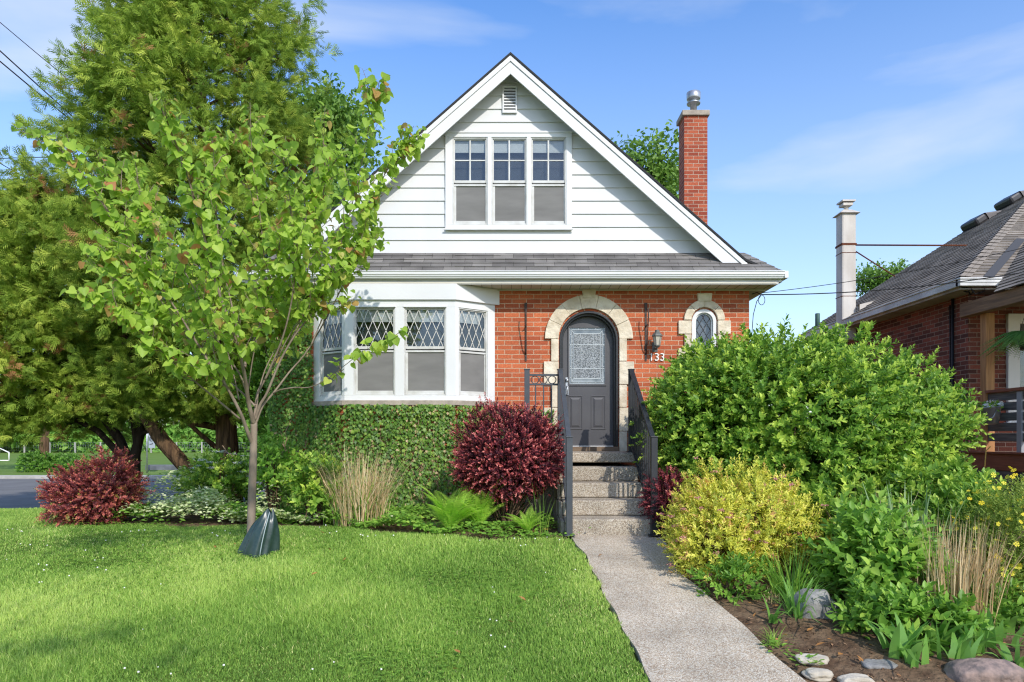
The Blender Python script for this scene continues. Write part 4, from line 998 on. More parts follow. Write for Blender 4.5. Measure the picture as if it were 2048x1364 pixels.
mb.tube([P(1712, 490, fy0+.1), P(1936, 491, 13.0)], .016, 6); mb.tube([P(1712, 503, fy0+.1), P(1790, 553, 13.15)], .014, 6); mb.build('brace_rod', MT['rust'], mc)
mb = MB(); mb.add([(fx1+.002,fy0-.12,4.10),(fx1+.32,fy0-.12,4.28),(fx1+.32,fy0-.12,4.36),(fx1+.002,fy0-.12,4.28),(fx1+.002,fy0-.02,4.10),(fx1+.32,fy0-.02,4.28),(fx1+.32,fy0-.02,4.36),(fx1+.002,fy0-.02,4.28)], [(0,1,2,3),(7,6,5,4),(0,4,5,1),(3,2,6,7),(1,5,6,2)]); mb.build('flashing', MT['flue'], mc)
mb = MB(); p = P(1635, 652, 15.2); mb.lathe((p.x, p.y, p.z-.15), [(.05,0),(.05,.42),(.045,.43)], 12); mb.build('vent_pipe', MT['teal'], rf)
for (px, py, d) in ((1962, 420, 15.25), (2030, 378, 15.2)):    # box vents near the far edge
    c = P(px, py, d); xx = NE+ (c.x-NE); c = Vector((c.x, d, ZNE+NM*(c.x-NE)))
    ux = Vector((1, 0, NM)).normalized(); n_ = Vector((-NM, 0, 1)).normalized(); uy = Vector((0, 1, 0))
    M = Matrix(((ux.x, uy.x, n_.x, c.x), (ux.y, uy.y, n_.y, c.y), (ux.z, uy.z, n_.z, c.z), (0,0,0,1)))
    mb = MB(); mb.M = M; mb.box(-.30, -.02, -.30, .25, -.01, .17); v_ = mb.build('roof_vent', MT['vent'], rf, bevel=.05)
    mb = MB(); mb.M = M; mb.add([(-.02,-.30,.17),(-.02,.25,.17),(.32,.25,.02),(.32,-.30,.02),(-.02,-.30,-.01),(-.02,.25,-.01),(.32,.25,-.01),(.32,-.30,-.01)], [(0,3,2,1),(0,4,7,3),(1,2,6,5),(2,3,7,6)]); mb.build('vent_hood', MT['ventlid'], rf, bevel=.03)
# porch
PS = .66; PE, PZ = 6.75, 3.70; PR = 9.1
yint = lambda z: NEY+(z-ZNE)/NM
mb = MB(); Vp = Vector((1, 0, PS)); vl3 = Vp.length
shingle_slope(mb, (PE, yint(PZ)+.5, PZ), (0, -1, 0), Vp, lambda v: (min(0, 0)+(.5+yint(PZ)-max(yint(PZ+PS*v/vl3), yint(PZ)+.0)-.01 if PZ+PS*v/vl3 < 4.02 else yint(PZ)+.5-yint(PZ+PS*v/vl3)), yint(PZ)+.5-7.6), (PR-PE)*vl3, .14, .012)
shingle_slope(mb, (2*PR-PE, 7.6, PZ), (0, 1, 0), (-1, 0, PS), lambda v: (0, yint(PZ+PS*v/vl3)-7.6), (PR-PE)*vl3, .28, .012)
mb.build('porch_roof', MT['shingle_n'], nb)
mb = MB(); q0 = Vector((7.09, NEY+.0, 4.0)); q1 = Vector((8.75, yint(PZ+PS*2.0), PZ+PS*2.0)); up = Vector((0,-.01,.03)); w = Vector((.0, .16, .10)); mb.add([q0+up, q0+up+Vector((-.14,.02,.02)), q1+up+Vector((-.14,.02,.02)), q1+up], [(0,3,2,1)]); mb.build('valley_flashing', mat('grey_flashing', (.075,.075,.078), .75, .2), nb)
mb = MB(); mb.box(6.80, 6.96, 7.7, NY-.03, PZ-.21, PZ-.005); mb.build('porch_beam', MT['woodbeam'], nb, bevel=.006)
mb = MB(); mb.box(6.97, 2*PR-PE-.1, 7.7, NY-.01, PZ-.04, PZ-.02); mb.build('porch_ceiling', mat('porch_boards', (.24,.16,.10), .7), nb)
mb = MB(); mb.box(6.92, 7.05, 9.965, 10.09, ZL-.03, PZ-.211); mb.build('porch_post', MT['wood'], nb, bevel=.006)
mb = MB(); mb.box(6.92, 7.05, 7.72, 7.85, ZL-.03, PZ-.211); mb.build('porch_post', MT['wood'], nb, bevel=.006)
ZD = 1.455
mb = MB(); mb.box(6.935, 11.4, 7.6, NY-.001, ZD-.06, ZD-.02); mb.build('deck', MT['decktop'], nb)
mb = MB(); mb.box(6.90, 6.934, 7.6, NY-.02, ZD-.25, ZD-.018); mb.box(6.87, 6.934, 7.6, NY-.02, ZD-.016, ZD+.012); mb.build('deck_fascia', MT['wooddeck'], nb, bevel=.004)
mb = MB()
for k in range(4): mb.box(6.91, 6.94, 7.6, NY-.02, ZD-.25-.20*(k+1)+.006, ZD-.25-.20*k)
mb.build('deck_skirt', MT['woodgrey'], nb, bevel=.004)
mb = MB(); mb.box(6.895, 6.909, 9.30, 9.36, .9, 1.2); mb.tube([(6.9,9.32,1.16),(6.88,9.28,1.14),(6.88,9.27,1.05),(6.9,9.31,1.0)], .012, 6); mb.build('gate_hinge', MT['ironblack'], nb)
mb = MB(); mb.box(6.90, 7.02, 7.86, 9.96, 2.315, 2.355); mb.build('porch_rail_cap', MT['wooddeck'], nb, bevel=.004)
mb = MB()
for k in range(5): mb.box(6.945, 6.975, 7.86, 9.96, 2.31-.145*(k+1)+.03, 2.31-.145*k)
mb.build('rail_slat', MT['woodgrey'], nb, bevel=.004)
mb = MB(); mb.box(6.925, 7.0, 9.28, 9.37, ZD-.01, 2.30); mb.build('rail_post', mat('silver_post', (.30,.30,.31), .6), nb, bevel=.004)
mb = MB(); mb.box(Xp(2012, NY), Xp(2012, NY)+.18, NY-.05, NY, 1.9, 3.55); mb.box(Xp(2012, NY)+.18, 8.9, NY-.05, NY, 3.40, 3.55); mb.box(8.72, 8.9, NY-.05, NY, 1.9, 3.40); mb.box(Xp(2012, NY)-.04, 8.95, NY-.08, NY, 1.82, 1.9)
nwin = mb.build('front_window', MT['white'], nb, bevel=.005)
mb = MB(); mb.box(Xp(2012, NY)+.18, 8.72, NY-.022, NY-.016, 1.9, 3.40); mb.build('pane', MT['glass'], nwin)
mb = MB(); mb.box(Xp(2012, NY)+.18, 8.72, NY-.010, NY-.004, 1.9, 3.40); mb.build('curtain', mat('grey_curtain', (.30,.30,.30), .9), nwin)
# bucket, fern, cord
bc = P(1993, 828, 9.72); bx_ = 6.80
t = thing('planter_bucket', 'galvanised bucket of white flowers hooked on the porch railing', 'planter', (bx_, 9.68, 1.86))
mb = MB(); mb.M = Matrix.Translation((bx_, 9.68, 1.86)) @ Matrix.Rotation(-.12, 4, 'X'); mb.lathe((0,0,0), [(.085,0),(.13,.215),(.142,.22),(.142,.235),(.125,.235),(.12,.18)], 20); mb.tube([(.0,-.13,.19),(-.06,-.13,.08),(-.13,-.05,.05)], .006, 5); mb.build('bucket', MT['galv'], t)
def leafball(c, r, n, tmpl, size, mt, name, parent, up=.5, seed=1):
    q = np.random.default_rng(seed); d = nrm(q.normal(size=(n, 3))); p = np.array(c)+d*np.array(r)*q.uniform(.3, 1, (n, 1))**.6
    ax = nrm(d+q.normal(size=(n,3))*.6+np.array([0,0,up])); return scatter(name, tmpl, p, frames(ax, nrm(d+q.normal(size=(n,3))*.4+[0,0,.8])), size*q.uniform(.7,1.2,n), q.uniform(0,1,n), mt, parent)
leafball((bx_, 9.70, 2.10), (.14,.14,.07), 170, T_ROUND, .05, MT['f_mid'], 'foliage', t)
leafball((bx_, 9.66, 2.14), (.13,.13,.06), 26, T_PETAL5, .028, MT['petalwhite'], 'blossoms', t, seed=4)
wire_ = MB(); wire_.tube([P(1981,893,9.4), P(1972,902,9.4), P(1969,940,9.35), P(1971,985,9.35), P(1976,1010,9.3)], .008, 6); tag(wire_.build('extension_cord', MT['yellow']), 'yellow cord hanging down over the porch edge', 'cord')

def fern(name, label, cat, c, n, ln, seed, mt, rise=1.0, droop=.9, group=None, basket=None, wid=.16):
    q = np.random.default_rng(seed); t = thing(name, label, cat, c, group)
    Ps, Ds, Ns, Ss, Ts = [], [], [], [], []; st_ = MB()
    for i in range(n):
        a = 2*math.pi*(i+q.uniform(-.3,.3))/n; l = ln*q.uniform(.7,1.1); r_ = rise*q.uniform(.75,1.25)
        h = np.array([math.cos(a), math.sin(a), 0]); k = 30; path = []
        for j in range(k+1):
            s = j/k; path.append(np.array(c)+h*(l*(.25*s+.55*s*s)*(1.25-r_*.35))+np.array([0,0,l*(r_*s*1.05-droop*s*s*.6)]))
        path = np.array(path); st_.tube([Vector(p) for p in path[::5]], [.006*(1-j/8) for j in range(len(path[::5]))], 4)
        tn = nrm(np.gradient(path, axis=0)); side = nrm(np.cross(tn, np.cross(tn, np.array([0,0,1]))*0+np.array([0,0,1.0])))
        nr = nrm(np.cross(side, tn))
        for j in range(3, k+1):
            s = j/k; w = wid*l/.6*(math.sin(math.pi*min(1, s*.92+.06))**.8+.06)
            for sg in (1, -1):
                Ps.append(path[j]); Ds.append(side[j]*sg+tn[j]*.45-np.array([0,0,.12])); Ns.append(nr[j]); Ss.append(w); Ts.append(q.uniform(0,1)*.5+.5*s)
    st_.build('stalks', MT['f_fern'] if mt != MT['f_fernhang'] else MT['f_fernhang'], t)
    Ns = np.array(Ns); Ns[Ns[:,2] < 0] *= -1
    tm = ([(x*.82, y, z) for x, y, z in T_PINNA[0]], T_PINNA[1])
    scatter('fronds', tm, np.array(Ps), frames(np.array(Ds), Ns), np.array(Ss), np.clip(Ts,0,1), mt, t)
    if basket: basket(t)
    return t
hc = (7.00, 9.25, 3.02)
def hb(t):
    mb = MB(); mb.lathe((hc[0], hc[1], hc[2]-.16), [(.09,0),(.13,.16),(.14,.17)], 16); mb.build('pot', MT['vent'], t)
    mb = MB()
    for a in (0, 2.1, 4.2): mb.tube([(hc[0]+.13*math.cos(a), hc[1]+.13*math.sin(a), hc[2]), (hc[0], hc[1], PZ-.215)], .004, 4)
    mb.build('hanger', MT['wire'], t)
fern('hanging_fern', 'lush green fern in a basket hanging from the porch beam', 'fern', hc, 56, .74, 11, MT['f_fernhang'], .55, 1.35, basket=hb, wid=.10)
# ------------------------------------------------------------------ plants
def shoots(q, lobes, n, L, k, droop=.0, up=.35, inner=.55, lump=.10, seed=1, zmin=None, freq=4.0, spread=.5, outer=1.0):
    """n leafy shoots spread through a few ellipsoid lobes -> base points, directions"""
    nz = Noise(seed); w = np.array([l[3]*l[4]+l[3]*l[5]+l[4]*l[5] for l in lobes]); w = w/w.sum()
    B, D = [], []; tot = 0
    while tot < n:
        m = n*2; li = q.choice(len(lobes), m, p=w); lb = np.array(lobes)[li]
        d = nrm(q.normal(size=(m, 3))); 
        r = (inner+(1-inner)*q.uniform(0, 1, m)**.55)*outer
        r *= 1+lump*nz(d*freq+lb[:, :3]*2)+lump*.5*nz(d*freq*2.6+7)
        p = lb[:, :3]+d*lb[:, 3:6]*r[:, None]
        ok = np.ones(m, bool)
        for l in lobes: ok &= ~((((p-np.array(l[:3]))/np.array(l[3:6]))**2).sum(-1) < (inner*.92)**2)
        ok &= p[:, 2] > (zmin(p[:, 0], p[:, 1]) if zmin else g(p[:, 0], p[:, 1])+.02)
        nd = nrm(d/np.array(lb[:, 3:6])*lb[:, 3:6].mean(1, keepdims=True)+np.array([0, 0, up])+q.normal(size=(m, 3))*spread*.6)
        B.append(p[ok]); D.append(nd[ok]); tot += ok.sum()
    return np.concatenate(B)[:n], np.concatenate(D)[:n]

def shoot_leaves(q, B, D, L, k, size, ang=.85, droop=.25, tint=(.5,.25), tip=.25, hang=.0, jitter=.35):
    """k leaves along every shoot; returns pos, frames, scale, tint"""
    n = len(B); s = (np.arange(k)+.5)/k
    Lr = L*q.uniform(.6, 1.25, n)
    S = np.tile(s, (n, 1))
    pos = B[:, None, :]+D[:, None, :]*(Lr[:, None]*S)[:, :, None]; pos[:, :, 2] -= droop*Lr[:, None]*S**2
    a = nrm(np.cross(D, np.array([.13, .29, .95]))); b = np.cross(D, a)
    ph = q.uniform(0, 6.28, (n, 1))+np.arange(k)[None]*2.4+q.normal(size=(n, k))*.35
    rad = a[:, None]*np.cos(ph)[..., None]+b[:, None]*np.sin(ph)[..., None]
    an = ang*(1.15-.6*S)+q.normal(size=(n, k))*.12
    ax = D[:, None]*np.cos(an)[..., None]+rad*np.sin(an)[..., None]-np.array([0, 0, hang])
    nm = D[:, None]*np.sin(an)[..., None]-rad*np.cos(an)[..., None]+np.array([0, 0, .55])+q.normal(size=(n, k, 3))*jitter
    sz = size*q.uniform(.7, 1.2, (n, k))*(1.08-.45*S**2)
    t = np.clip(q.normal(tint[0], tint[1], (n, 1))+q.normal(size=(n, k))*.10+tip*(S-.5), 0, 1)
    m = n*k
    return pos.reshape(m, 3), frames(ax.reshape(m, 3), nm.reshape(m, 3)), sz.reshape(m), t.reshape(m)

def stems_to(c, B, n, q, r=.012, mt=None, name='stems', parent=None, bend=.25):
    mb = MB(); idx = q.choice(len(B), min(n, len(B)), replace=False); c = np.array(c)
    for i in idx:
        e = B[i]; b0 = c+q.normal(size=3)*np.array([.06, .06, 0]); mid = b0*.5+e*.5+np.array([0, 0, -.12*bend])-(e-b0)*np.array([.18, .18, 0])*bend
        mb.tube([Vector(b0), Vector(mid), Vector(e)], [r, r*.7, r*.3], 5, caps=False)
    return mb.build(name, mt or MT['stem'], parent)

def shrub(name, label, cat, lobes, n, L, k, size, tmpl, mt, seed, group=None, base=None, tint=(.5,.25), ang=.85, droop=.25, up=.35, inner=.55, lump=.1, hang=0., tip=.25, stems=30, zmin=None, freq=4., spread=.5, jitter=.35, stem_r=.012, stem_mat=None, new=None):
    q = np.random.default_rng(seed)
    if base is None:
        x, y = np.mean([l[0] for l in lobes]), np.mean([l[1] for l in lobes]); base = (x, y, float(g(x, y)))
    t = thing(name, label, cat, base, group)
    B, D = shoots(q, lobes, n, L, k, droop, up, inner, lump, seed, zmin, freq, spread)
    stems_to(base, B, stems, q, stem_r, stem_mat, 'stems', t)
    p, R, s, ti = shoot_leaves(q, B, D, L, k, size, ang, droop, tint, tip, hang, jitter)
    if new:
        b2 = B[(D[:, 2] > .75) & (B[:, 2] > new[1])]; sl = q.choice(len(b2), min(new[0], len(b2)), replace=False)
        p2, R2, s2, t2 = shoot_leaves(q, b2[sl]+[0, 0, .06], nrm(q.normal(size=(len(sl), 3))*.28+[0, 0, 1]), .34, 12, .078, .8, .05, (.7,.15), .3, .0)
        p, R, s, ti = np.concatenate([p, p2]), np.concatenate([R, R2]), np.concatenate([s, s2]), np.concatenate([ti, t2])
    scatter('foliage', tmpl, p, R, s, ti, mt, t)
    return t, B, D, q

# the tall green shrub by the stairs
def E(px, py, d, rx, ry, rz): p = P(px, py, d); return (p.x, p.y, p.z, rx, ry, rz)
big = [E(1600, 845, 8.45, 1.50, .95, 1.02), E(1418, 782, 8.95, .50, .42, .60), E(1366, 795, 9.3, .32, .30, .40), E(1510, 790, 8.6, .70, .50, .74), E(1785, 860, 8.5, .82, .78, .82), E(1430, 850, 8.5, .78, .60, .92), E(1600, 950, 8.35, 1.30, .85, .60), E(1345, 850, 9.2, .34, .34, .46), E(1590,800,9.0,1.0,.6,.72), E(1650,850,9.3,.9,.5,.75)]
zb_big = lambda x, y: g(x, y)+.22+.0*x
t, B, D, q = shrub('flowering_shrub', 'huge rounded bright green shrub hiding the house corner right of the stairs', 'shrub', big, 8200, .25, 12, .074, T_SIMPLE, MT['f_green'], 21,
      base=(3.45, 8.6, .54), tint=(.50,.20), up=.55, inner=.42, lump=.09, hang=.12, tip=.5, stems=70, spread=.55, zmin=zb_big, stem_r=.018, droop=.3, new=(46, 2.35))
# red barberries
c = P(1013, 915, 8.55); gz = float(g(c.x, c.y))
shrub('barberry_bush', 'large dark red barberry bush in front of the bay window left of the stairs', 'bush', [(c.x, c.y+.05, c.z+.06, .64, .58, .57), (c.x-.28, c.y+.08, c.z-.12, .36, .36, .36), (c.x+.30, c.y+.1, c.z+.05, .36, .4, .42)], 4600, .125, 17, .029, T_ROUND, MT['f_barberry'], 31,
      base=(c.x, c.y+.1, gz), tint=(.40,.24), up=.55, inner=.45, lump=.17, tip=.85, stems=60, freq=5, zmin=lambda x, y: g(x, y)+.42, ang=1.05, droop=.1)
c = P(193, 985, 9.0); gz = float(g(c.x, c.y))
shrub('barberry_bush', 'coppery red barberry bush at the far left of the lawn', 'bush', [(c.x-.02, c.y, c.z-.03, .56, .5, .40), (c.x+.18, c.y, c.z+.13, .34, .36, .38), (c.x-.20, c.y, c.z-.08, .40, .36, .30)], 2700, .13, 15, .031, T_ROUND, MT['f_barbleft'], 32,
      base=(c.x, c.y, gz), tint=(.46,.24), up=.45, inner=.36, lump=.22, tip=.6, stems=50, freq=5, ang=1.0, zmin=lambda x, y: g(x, y)+.03, droop=.15)
c = P(1331, 1000, 7.95); gz = float(g(c.x, c.y))
shrub('barberry_bush', 'small dark red barberry squeezed between the stairs and the golden bush', 'bush', [(c.x+.02, c.y, c.z-.02, .22, .30, .36)], 600, .14, 16, .029, T_ROUND, MT['f_barberry'], 33, base=(c.x, c.y, gz), tint=(.36,.22), up=.5, inner=.3, stems=24, ang=1.0)

# golden spirea
c = P(1490, 1065, 6.95); gz = float(g(c.x, c.y))
t, B, D, q = shrub('spirea_bush', 'rounded golden yellow spirea bush with small pink flower heads beside the path', 'bush', [(c.x-.04, c.y, gz+.38, .74, .58, .54), (c.x-.32, c.y-.10, gz+.32, .46, .42, .42), (c.x+.40, c.y+.05, gz+.33, .42, .42, .40), (c.x-.42, c.y-.35, gz+.20, .36, .36, .34)], 2500, .15, 13, .046, T_NARROW, MT['f_spirea'], 41,
      base=(c.x, c.y, gz), tint=(.52,.25), up=.5, inner=.5, lump=.12, tip=.35, stems=50, ang=.95, droop=.1, hang=.05)
sel = q.choice(len(B), 60, replace=False); pp = []
for i in sel:
    e = B[i]+D[i]*.16; pp.append(e+q.normal(size=(26, 3))*np.array([.016, .016, .006]))
pp = np.concatenate(pp); dd = nrm(q.normal(size=pp.shape)+[0, 0, 1.2]); scatter('flower_heads', T_TINY, pp, frames(dd, q.normal(size=pp.shape)), .017, q.uniform(0, 1, len(pp)), MT['pink'], t)

# leafy perennials of the right border
def bushy(name, label, cat, px, py, d, rx, ry, rz, n, L, k, size, tmpl, mt, seed, **kw):
    c = P(px, py, d); gz = float(g(c.x, c.y)); kw.setdefault('base', (c.x, c.y, gz))
    return shrub(name, label, cat, [(c.x, c.y, c.z, rx, ry, rz)], n, L, k, size, tmpl, mt, seed, **kw)
bushy('hydrangea', 'leafy green hydrangea shrub behind the grey boulder', 'shrub', 1755, 1150, 5.95, .40, .40, .44, 290, .27, 9, .120, T_SIMPLE, MT['f_mid'], 51, tint=(.55,.22), up=.9, inner=.25, hang=.1, ang=.95, stems=40, tip=.4, droop=.05)
bushy('hydrangea', 'low leafy green plant directly right of the grey boulder', 'plant', 1755, 1240, 5.3, .24, .2, .18, 65, .2, 8, .10, T_SIMPLE, MT['f_mid'], 52, tint=(.45,.2), up=.9, inner=.2, hang=.1, ang=1.0, stems=20, droop=.05)
bushy('viburnum', 'tall loose green shrub in front of the wooden porch', 'shrub', 1870, 1015, 7.4, .50, .5, .44, 420, .27, 9, .105, T_SIMPLE, MT['f_green'], 53, tint=(.5,.22), up=.7, inner=.25, hang=.1, stems=50, tip=.4)
bushy('viburnum', 'low green shrub between golden spirea and tall straw stems', 'shrub', 1690, 1060, 6.9, .42, .40, .42, 230, .26, 9, .095, T_SIMPLE, MT['f_green'], 54, tint=(.45,.22), up=.7, inner=.25, stems=30)
bushy('phlox', 'broad patch of green phlox at the right behind the straw stems', 'plant', 1945, 1060, 6.7, .55, .4, .40, 280, .27, 10, .095, T_NARROW, MT['f_green'], 55, tint=(.5,.2), up=.9, inner=.25, stems=40)
bushy('daylily_clump', 'small leafy plant at the foot of the golden spirea by the path', 'plant', 1465, 1165, 6.15, .28, .2, .17, 90, .16, 8, .075, T_NARROW, MT['f_mid'], 56, tint=(.4,.2), up=.7, inner=.2, stems=20)
bushy('rose_bush', 'green rose foliage spilling over the soil in front of the straw stems', 'bush', 1850, 1240, 5.3, .30, .22, .17, 90, .2, 8, .095, T_SIMPLE, MT['f_mid'], 57, tint=(.4,.2), up=.7, inner=.2, stems=24)
# cinquefoil with yellow flowers
c = P(2035, 1110, 6.0); gz = float(g(c.x, c.y))
t, B, D, q = shrub('cinquefoil_bush', 'airy shrub covered in small yellow flowers at the right edge', 'bush', [(c.x, c.y, c.z, .46, .46, .58), (c.x-.08, c.y-.2, c.z-.25, .38, .36, .36)], 2700, .17, 12, .031, T_NARROW, MT['f_cinq'], 58, base=(c.x, c.y, gz), tint=(.5,.25), up=.7, inner=.3, stems=50, ang=1.0)
sel = q.choice(len(B), 420, replace=False); pp = B[sel]+D[sel]*.19; fr_ = frames(nrm(q.normal(size=pp.shape)+[0, 0, .2]), nrm(D[sel]+[-.1, -.9, .5])); scatter('blossoms', T_PETAL5, pp, fr_, q.uniform(.019, .029, len(pp)), q.uniform(0, 1, len(pp)), MT['petalyellow'], t)

# grassy and strap leaves
def blades(q, bx, by, n, h, w, lean, seg=4, bz=None, tint=None, out=None):
    """curved blades -> verts, faces, tints (numpy)"""
    n = len(bx); h = np.broadcast_to(h, (n,)); w = np.broadcast_to(w, (n,))
    a = q.uniform(0, 6.28, n) if out is None else out; ln = np.abs(lean*(q.normal(size=n)*.45+.8)) 
    bz = g(bx, by) if bz is None else bz; tw = q.uniform(-.9, .9, n)+math.pi/2
    V = []
    for i in range(seg+1):
        s = i/seg; hor = h*ln*s**1.8; ver = h*s*np.sqrt(np.maximum(.15, 1-(ln*s*.75)**2))
        cx, cy, cz = bx+np.cos(a)*hor, by+np.sin(a)*hor, bz+ver
        ww = w*(1-s**2.2)*.5
        if i < seg:
            V.append(np.stack([cx-np.cos(a+tw)*ww, cy-np.sin(a+tw)*ww, cz], -1)); V.append(np.stack([cx+np.cos(a+tw)*ww, cy+np.sin(a+tw)*ww, cz], -1))
        else: V.append(np.stack([cx, cy, cz], -1))
    V = np.stack(V, 1); m = V.shape[1]
    fs = [(2*i, 2*i+1, 2*i+3, 2*i+2) for i in range(seg-1)]+[(2*seg-2, 2*seg-1, 2*seg)]
    return V, fs
def blade_mesh(name, V, fs, tint, mt, parent=None, loc=None):
    n, m, _ = V.shape; org = np.array(ORG[parent.name]) if parent is not None else np.array(loc)
    me = bpy.data.meshes.new(name); me.vertices.add(n*m); me.vertices.foreach_set('co', (V-org).astype(np.float32).ravel())
    ll = np.array([len(f) for f in fs]); fl = np.array([i for f in fs for i in f]); loops = (fl[None]+(np.arange(n)*m)[:, None]).ravel()
    me.loops.add(len(loops)); me.loops.foreach_set('vertex_index', loops.astype(np.int32)); tot = np.tile(ll, n); me.polygons.add(len(tot))
    me.polygons.foreach_set('loop_start', np.concatenate([[0], np.cumsum(tot)[:-1]]).astype(np.int32)); me.polygons.foreach_set('loop_total', tot.astype(np.int32))
    a = me.attributes.new('tint', 'FLOAT', 'POINT'); a.data.foreach_set('value', np.repeat(np.asarray(tint, np.float32), m))
    me.materials.append(mt); me.update(); return link_mesh(name, me, parent, Vector(org))
def clump(name, label, cat, x, y, n, rad, h, w, lean, mt, seed, group=None, part='blades', tint=(.5,.25), seg=4, z=None):
    q = np.random.default_rng(seed); gz = float(g(x, y)) if z is None else z
    t = thing(name, label, cat, (x, y, gz), group); r = rad*np.sqrt(q.uniform(0, 1, n)); a = q.uniform(0, 6.28, n)
    bx, by = x+r*np.cos(a), y+r*np.sin(a)
    V, fs = blades(q, bx, by, n, h*q.uniform(.55, 1.12, n), w*q.uniform(.7, 1.2, n), lean, seg, np.full(n, gz), out=a+q.normal(size=n)*.5)
    blade_mesh(part, V, fs, np.clip(q.normal(tint[0], tint[1], n), 0, 1), mt, t); return t
def at(px, py): p = hit(px, py); return p.x, p.y
# straw coloured clump in front of the ivy
c = hit(742, 1022); cx_, cy_ = c.x, 8.75
t = clump('dry_grass_clump', 'clump of dry straw coloured grass stems in front of the ivy wall', 'dry grass', cx_+.22, cy_, 430, .33, 1.0, .010, .46, MT['straw'], 61, part='stalks', tint=(.6,.25), seg=3)
q = np.random.default_rng(62); V, fs = blades(q, cx_+.2+q.normal(size=240)*.2, cy_+q.normal(size=240)*.15, 240, q.uniform(.4, .85, 240), .012, .7); blade_mesh('green_blades', V, fs, q.uniform(0, .8, 240), MT['f_mid'], t)
# cut straw stems right
x_, y_ = P(1900, 1205, 5.62).x, 5.62
clump('dry_grass_clump', 'tall clump of cut tan grass stalks in the right border', 'dry grass', x_, y_, 460, .34, .84, .011, .22, MT['straw'], 63, part='stalks', tint=(.45,.3), seg=2)
p_ = P(1665, 1040, 6.9); clump('dry_grass_clump', 'sparse grey dead stems sticking up behind the leafy hydrangea', 'dry grass', p_.x+.25, 6.6, 36, .30, .85, .010, .22, MT['straw'], 64, part='stalks', tint=(.6,.25), seg=2)
p_ = P(1800, 1060, 6.5); clump('iris_clump', 'upright blue-green iris leaves among the straw stems', 'iris', p_.x, 6.3, 46, .30, .92, .045, .20, MT['f_blue'], 65, part='leaves', tint=(.5,.3))
x_, y_ = P(1580, 1180, 6.1).x, 6.1; clump('daylily_clump', 'arching grassy daylily clump in front of the golden spirea', 'daylily', x_, y_, 110, .16, .50, .016, .75, MT['f_mid'], 66, part='leaves', tint=(.6,.25), seg=5)
x_, y_ = P(1590, 1215, 5.75).x, 5.7; clump('daylily_clump', 'flat sprawling daylily leaves left of the grey boulder', 'daylily', x_, y_, 60, .10, .38, .022, 1.1, MT['f_lily'], 67, part='leaves', tint=(.5,.25), seg=5)
x_, y_ = at(1548, 1290); clump('grass_tuft', 'small tuft of grass in the bare soil beside the path', 'grass tuft', x_, y_, 42, .05, .15, .007, .9, MT['f_mid'], 68, part='blades', tint=(.7,.2))
x_, y_ = at(1540, 1205); clump('grass_tuft', 'short withered grass tuft near the boulder', 'grass tuft', x_+.03, y_, 34, .07, .13, .006, .8, MT['straw'], 69, part='blades', tint=(.5,.3))
# lily of the valley
def lily(px, py, n, h, seed, label, rad=.1, d=None):
    x, y = at(px, py); return clump('lily_of_the_valley', label, 'lily plant', x, y, n, rad, h*1.12, h*.23, 1.0, MT['f_lily'], seed, part='leaves', tint=(.5,.25), seg=5)
lily(1825, 1330, 12, .30, 71, 'broad lily leaves at the front of the border, beside the pink granite', .09)
lily(1880, 1290, 15, .30, 72, 'tall cluster of broad lily leaves in the middle of the right border', .13)
lily(1905, 1325, 12, .27, 73, 'broad lily leaves standing just above the pink granite boulder', .12)
lily(1990, 1290, 16, .28, 74, 'shaded broad lily leaves at the lower right, under the yellow flowers', .16)
lily(1940, 1255, 12, .26, 75, 'broad lily leaves between the straw stems and the yellow flowering shrub', .12)
lily(1595, 1222, 8, .25, 76, 'broad lily leaves leaning over the left side of the boulder', .06)
lily(1545, 1245, 6, .20, 77, 'young pale green lily shoot in open soil left of the boulder', .04)
lily(1790, 1318, 12, .27, 79, 'broad lily leaves at the left end of the lily patch', .1)
lily(1950, 1300, 14, .28, 801, 'broad lily leaves in the second row behind the pink granite', .13)
lily(2010, 1262, 12, .28, 802, 'broad lily leaves deep in shade below the cinquefoil', .13)
bushy('phlox', 'dark leafy plant in the shade below the yellow cinquefoil', 'plant', 1985, 1235, 5.6, .40, .26, .22, 150, .22, 9, .09, T_NARROW, MT['f_mid'], 803, tint=(.4,.2), up=.8, inner=.2, stems=24)
lily(2030, 1335, 10, .24, 78, 'small lily leaves at the bottom right corner', .10)
for (px, py, sd_, lab) in ((1605,1332,81,'little weed rosette beside the pale stone slabs'),(1485,1195,82,'tiny weed at the path edge near the spirea'),(1560,1305,83,'low weed sprig in the soil by the path')):
    x_, y_ = at(px, py); q = np.random.default_rng(sd_); gz = float(g(x_, y_)); t = thing('weed', lab, 'weed', (x_, y_, gz)); n = 34
    a = q.uniform(0, 6.28, n); r = .11*np.sqrt(q.uniform(0, 1, n)); pp = np.stack([x_+r*np.cos(a), y_+r*np.sin(a), gz+.02+q.uniform(0, .05, n)], -1); dd = np.stack([np.cos(a), np.sin(a), q.uniform(0, .7, n)], -1)
    scatter('leaves', T_SIMPLE, pp, frames(dd, np.tile([0., 0, 1], (n, 1))+q.normal(size=(n, 3))*.2), q.uniform(.035, .06, n), q.uniform(.2, .9, n), MT['f_mid'], t)

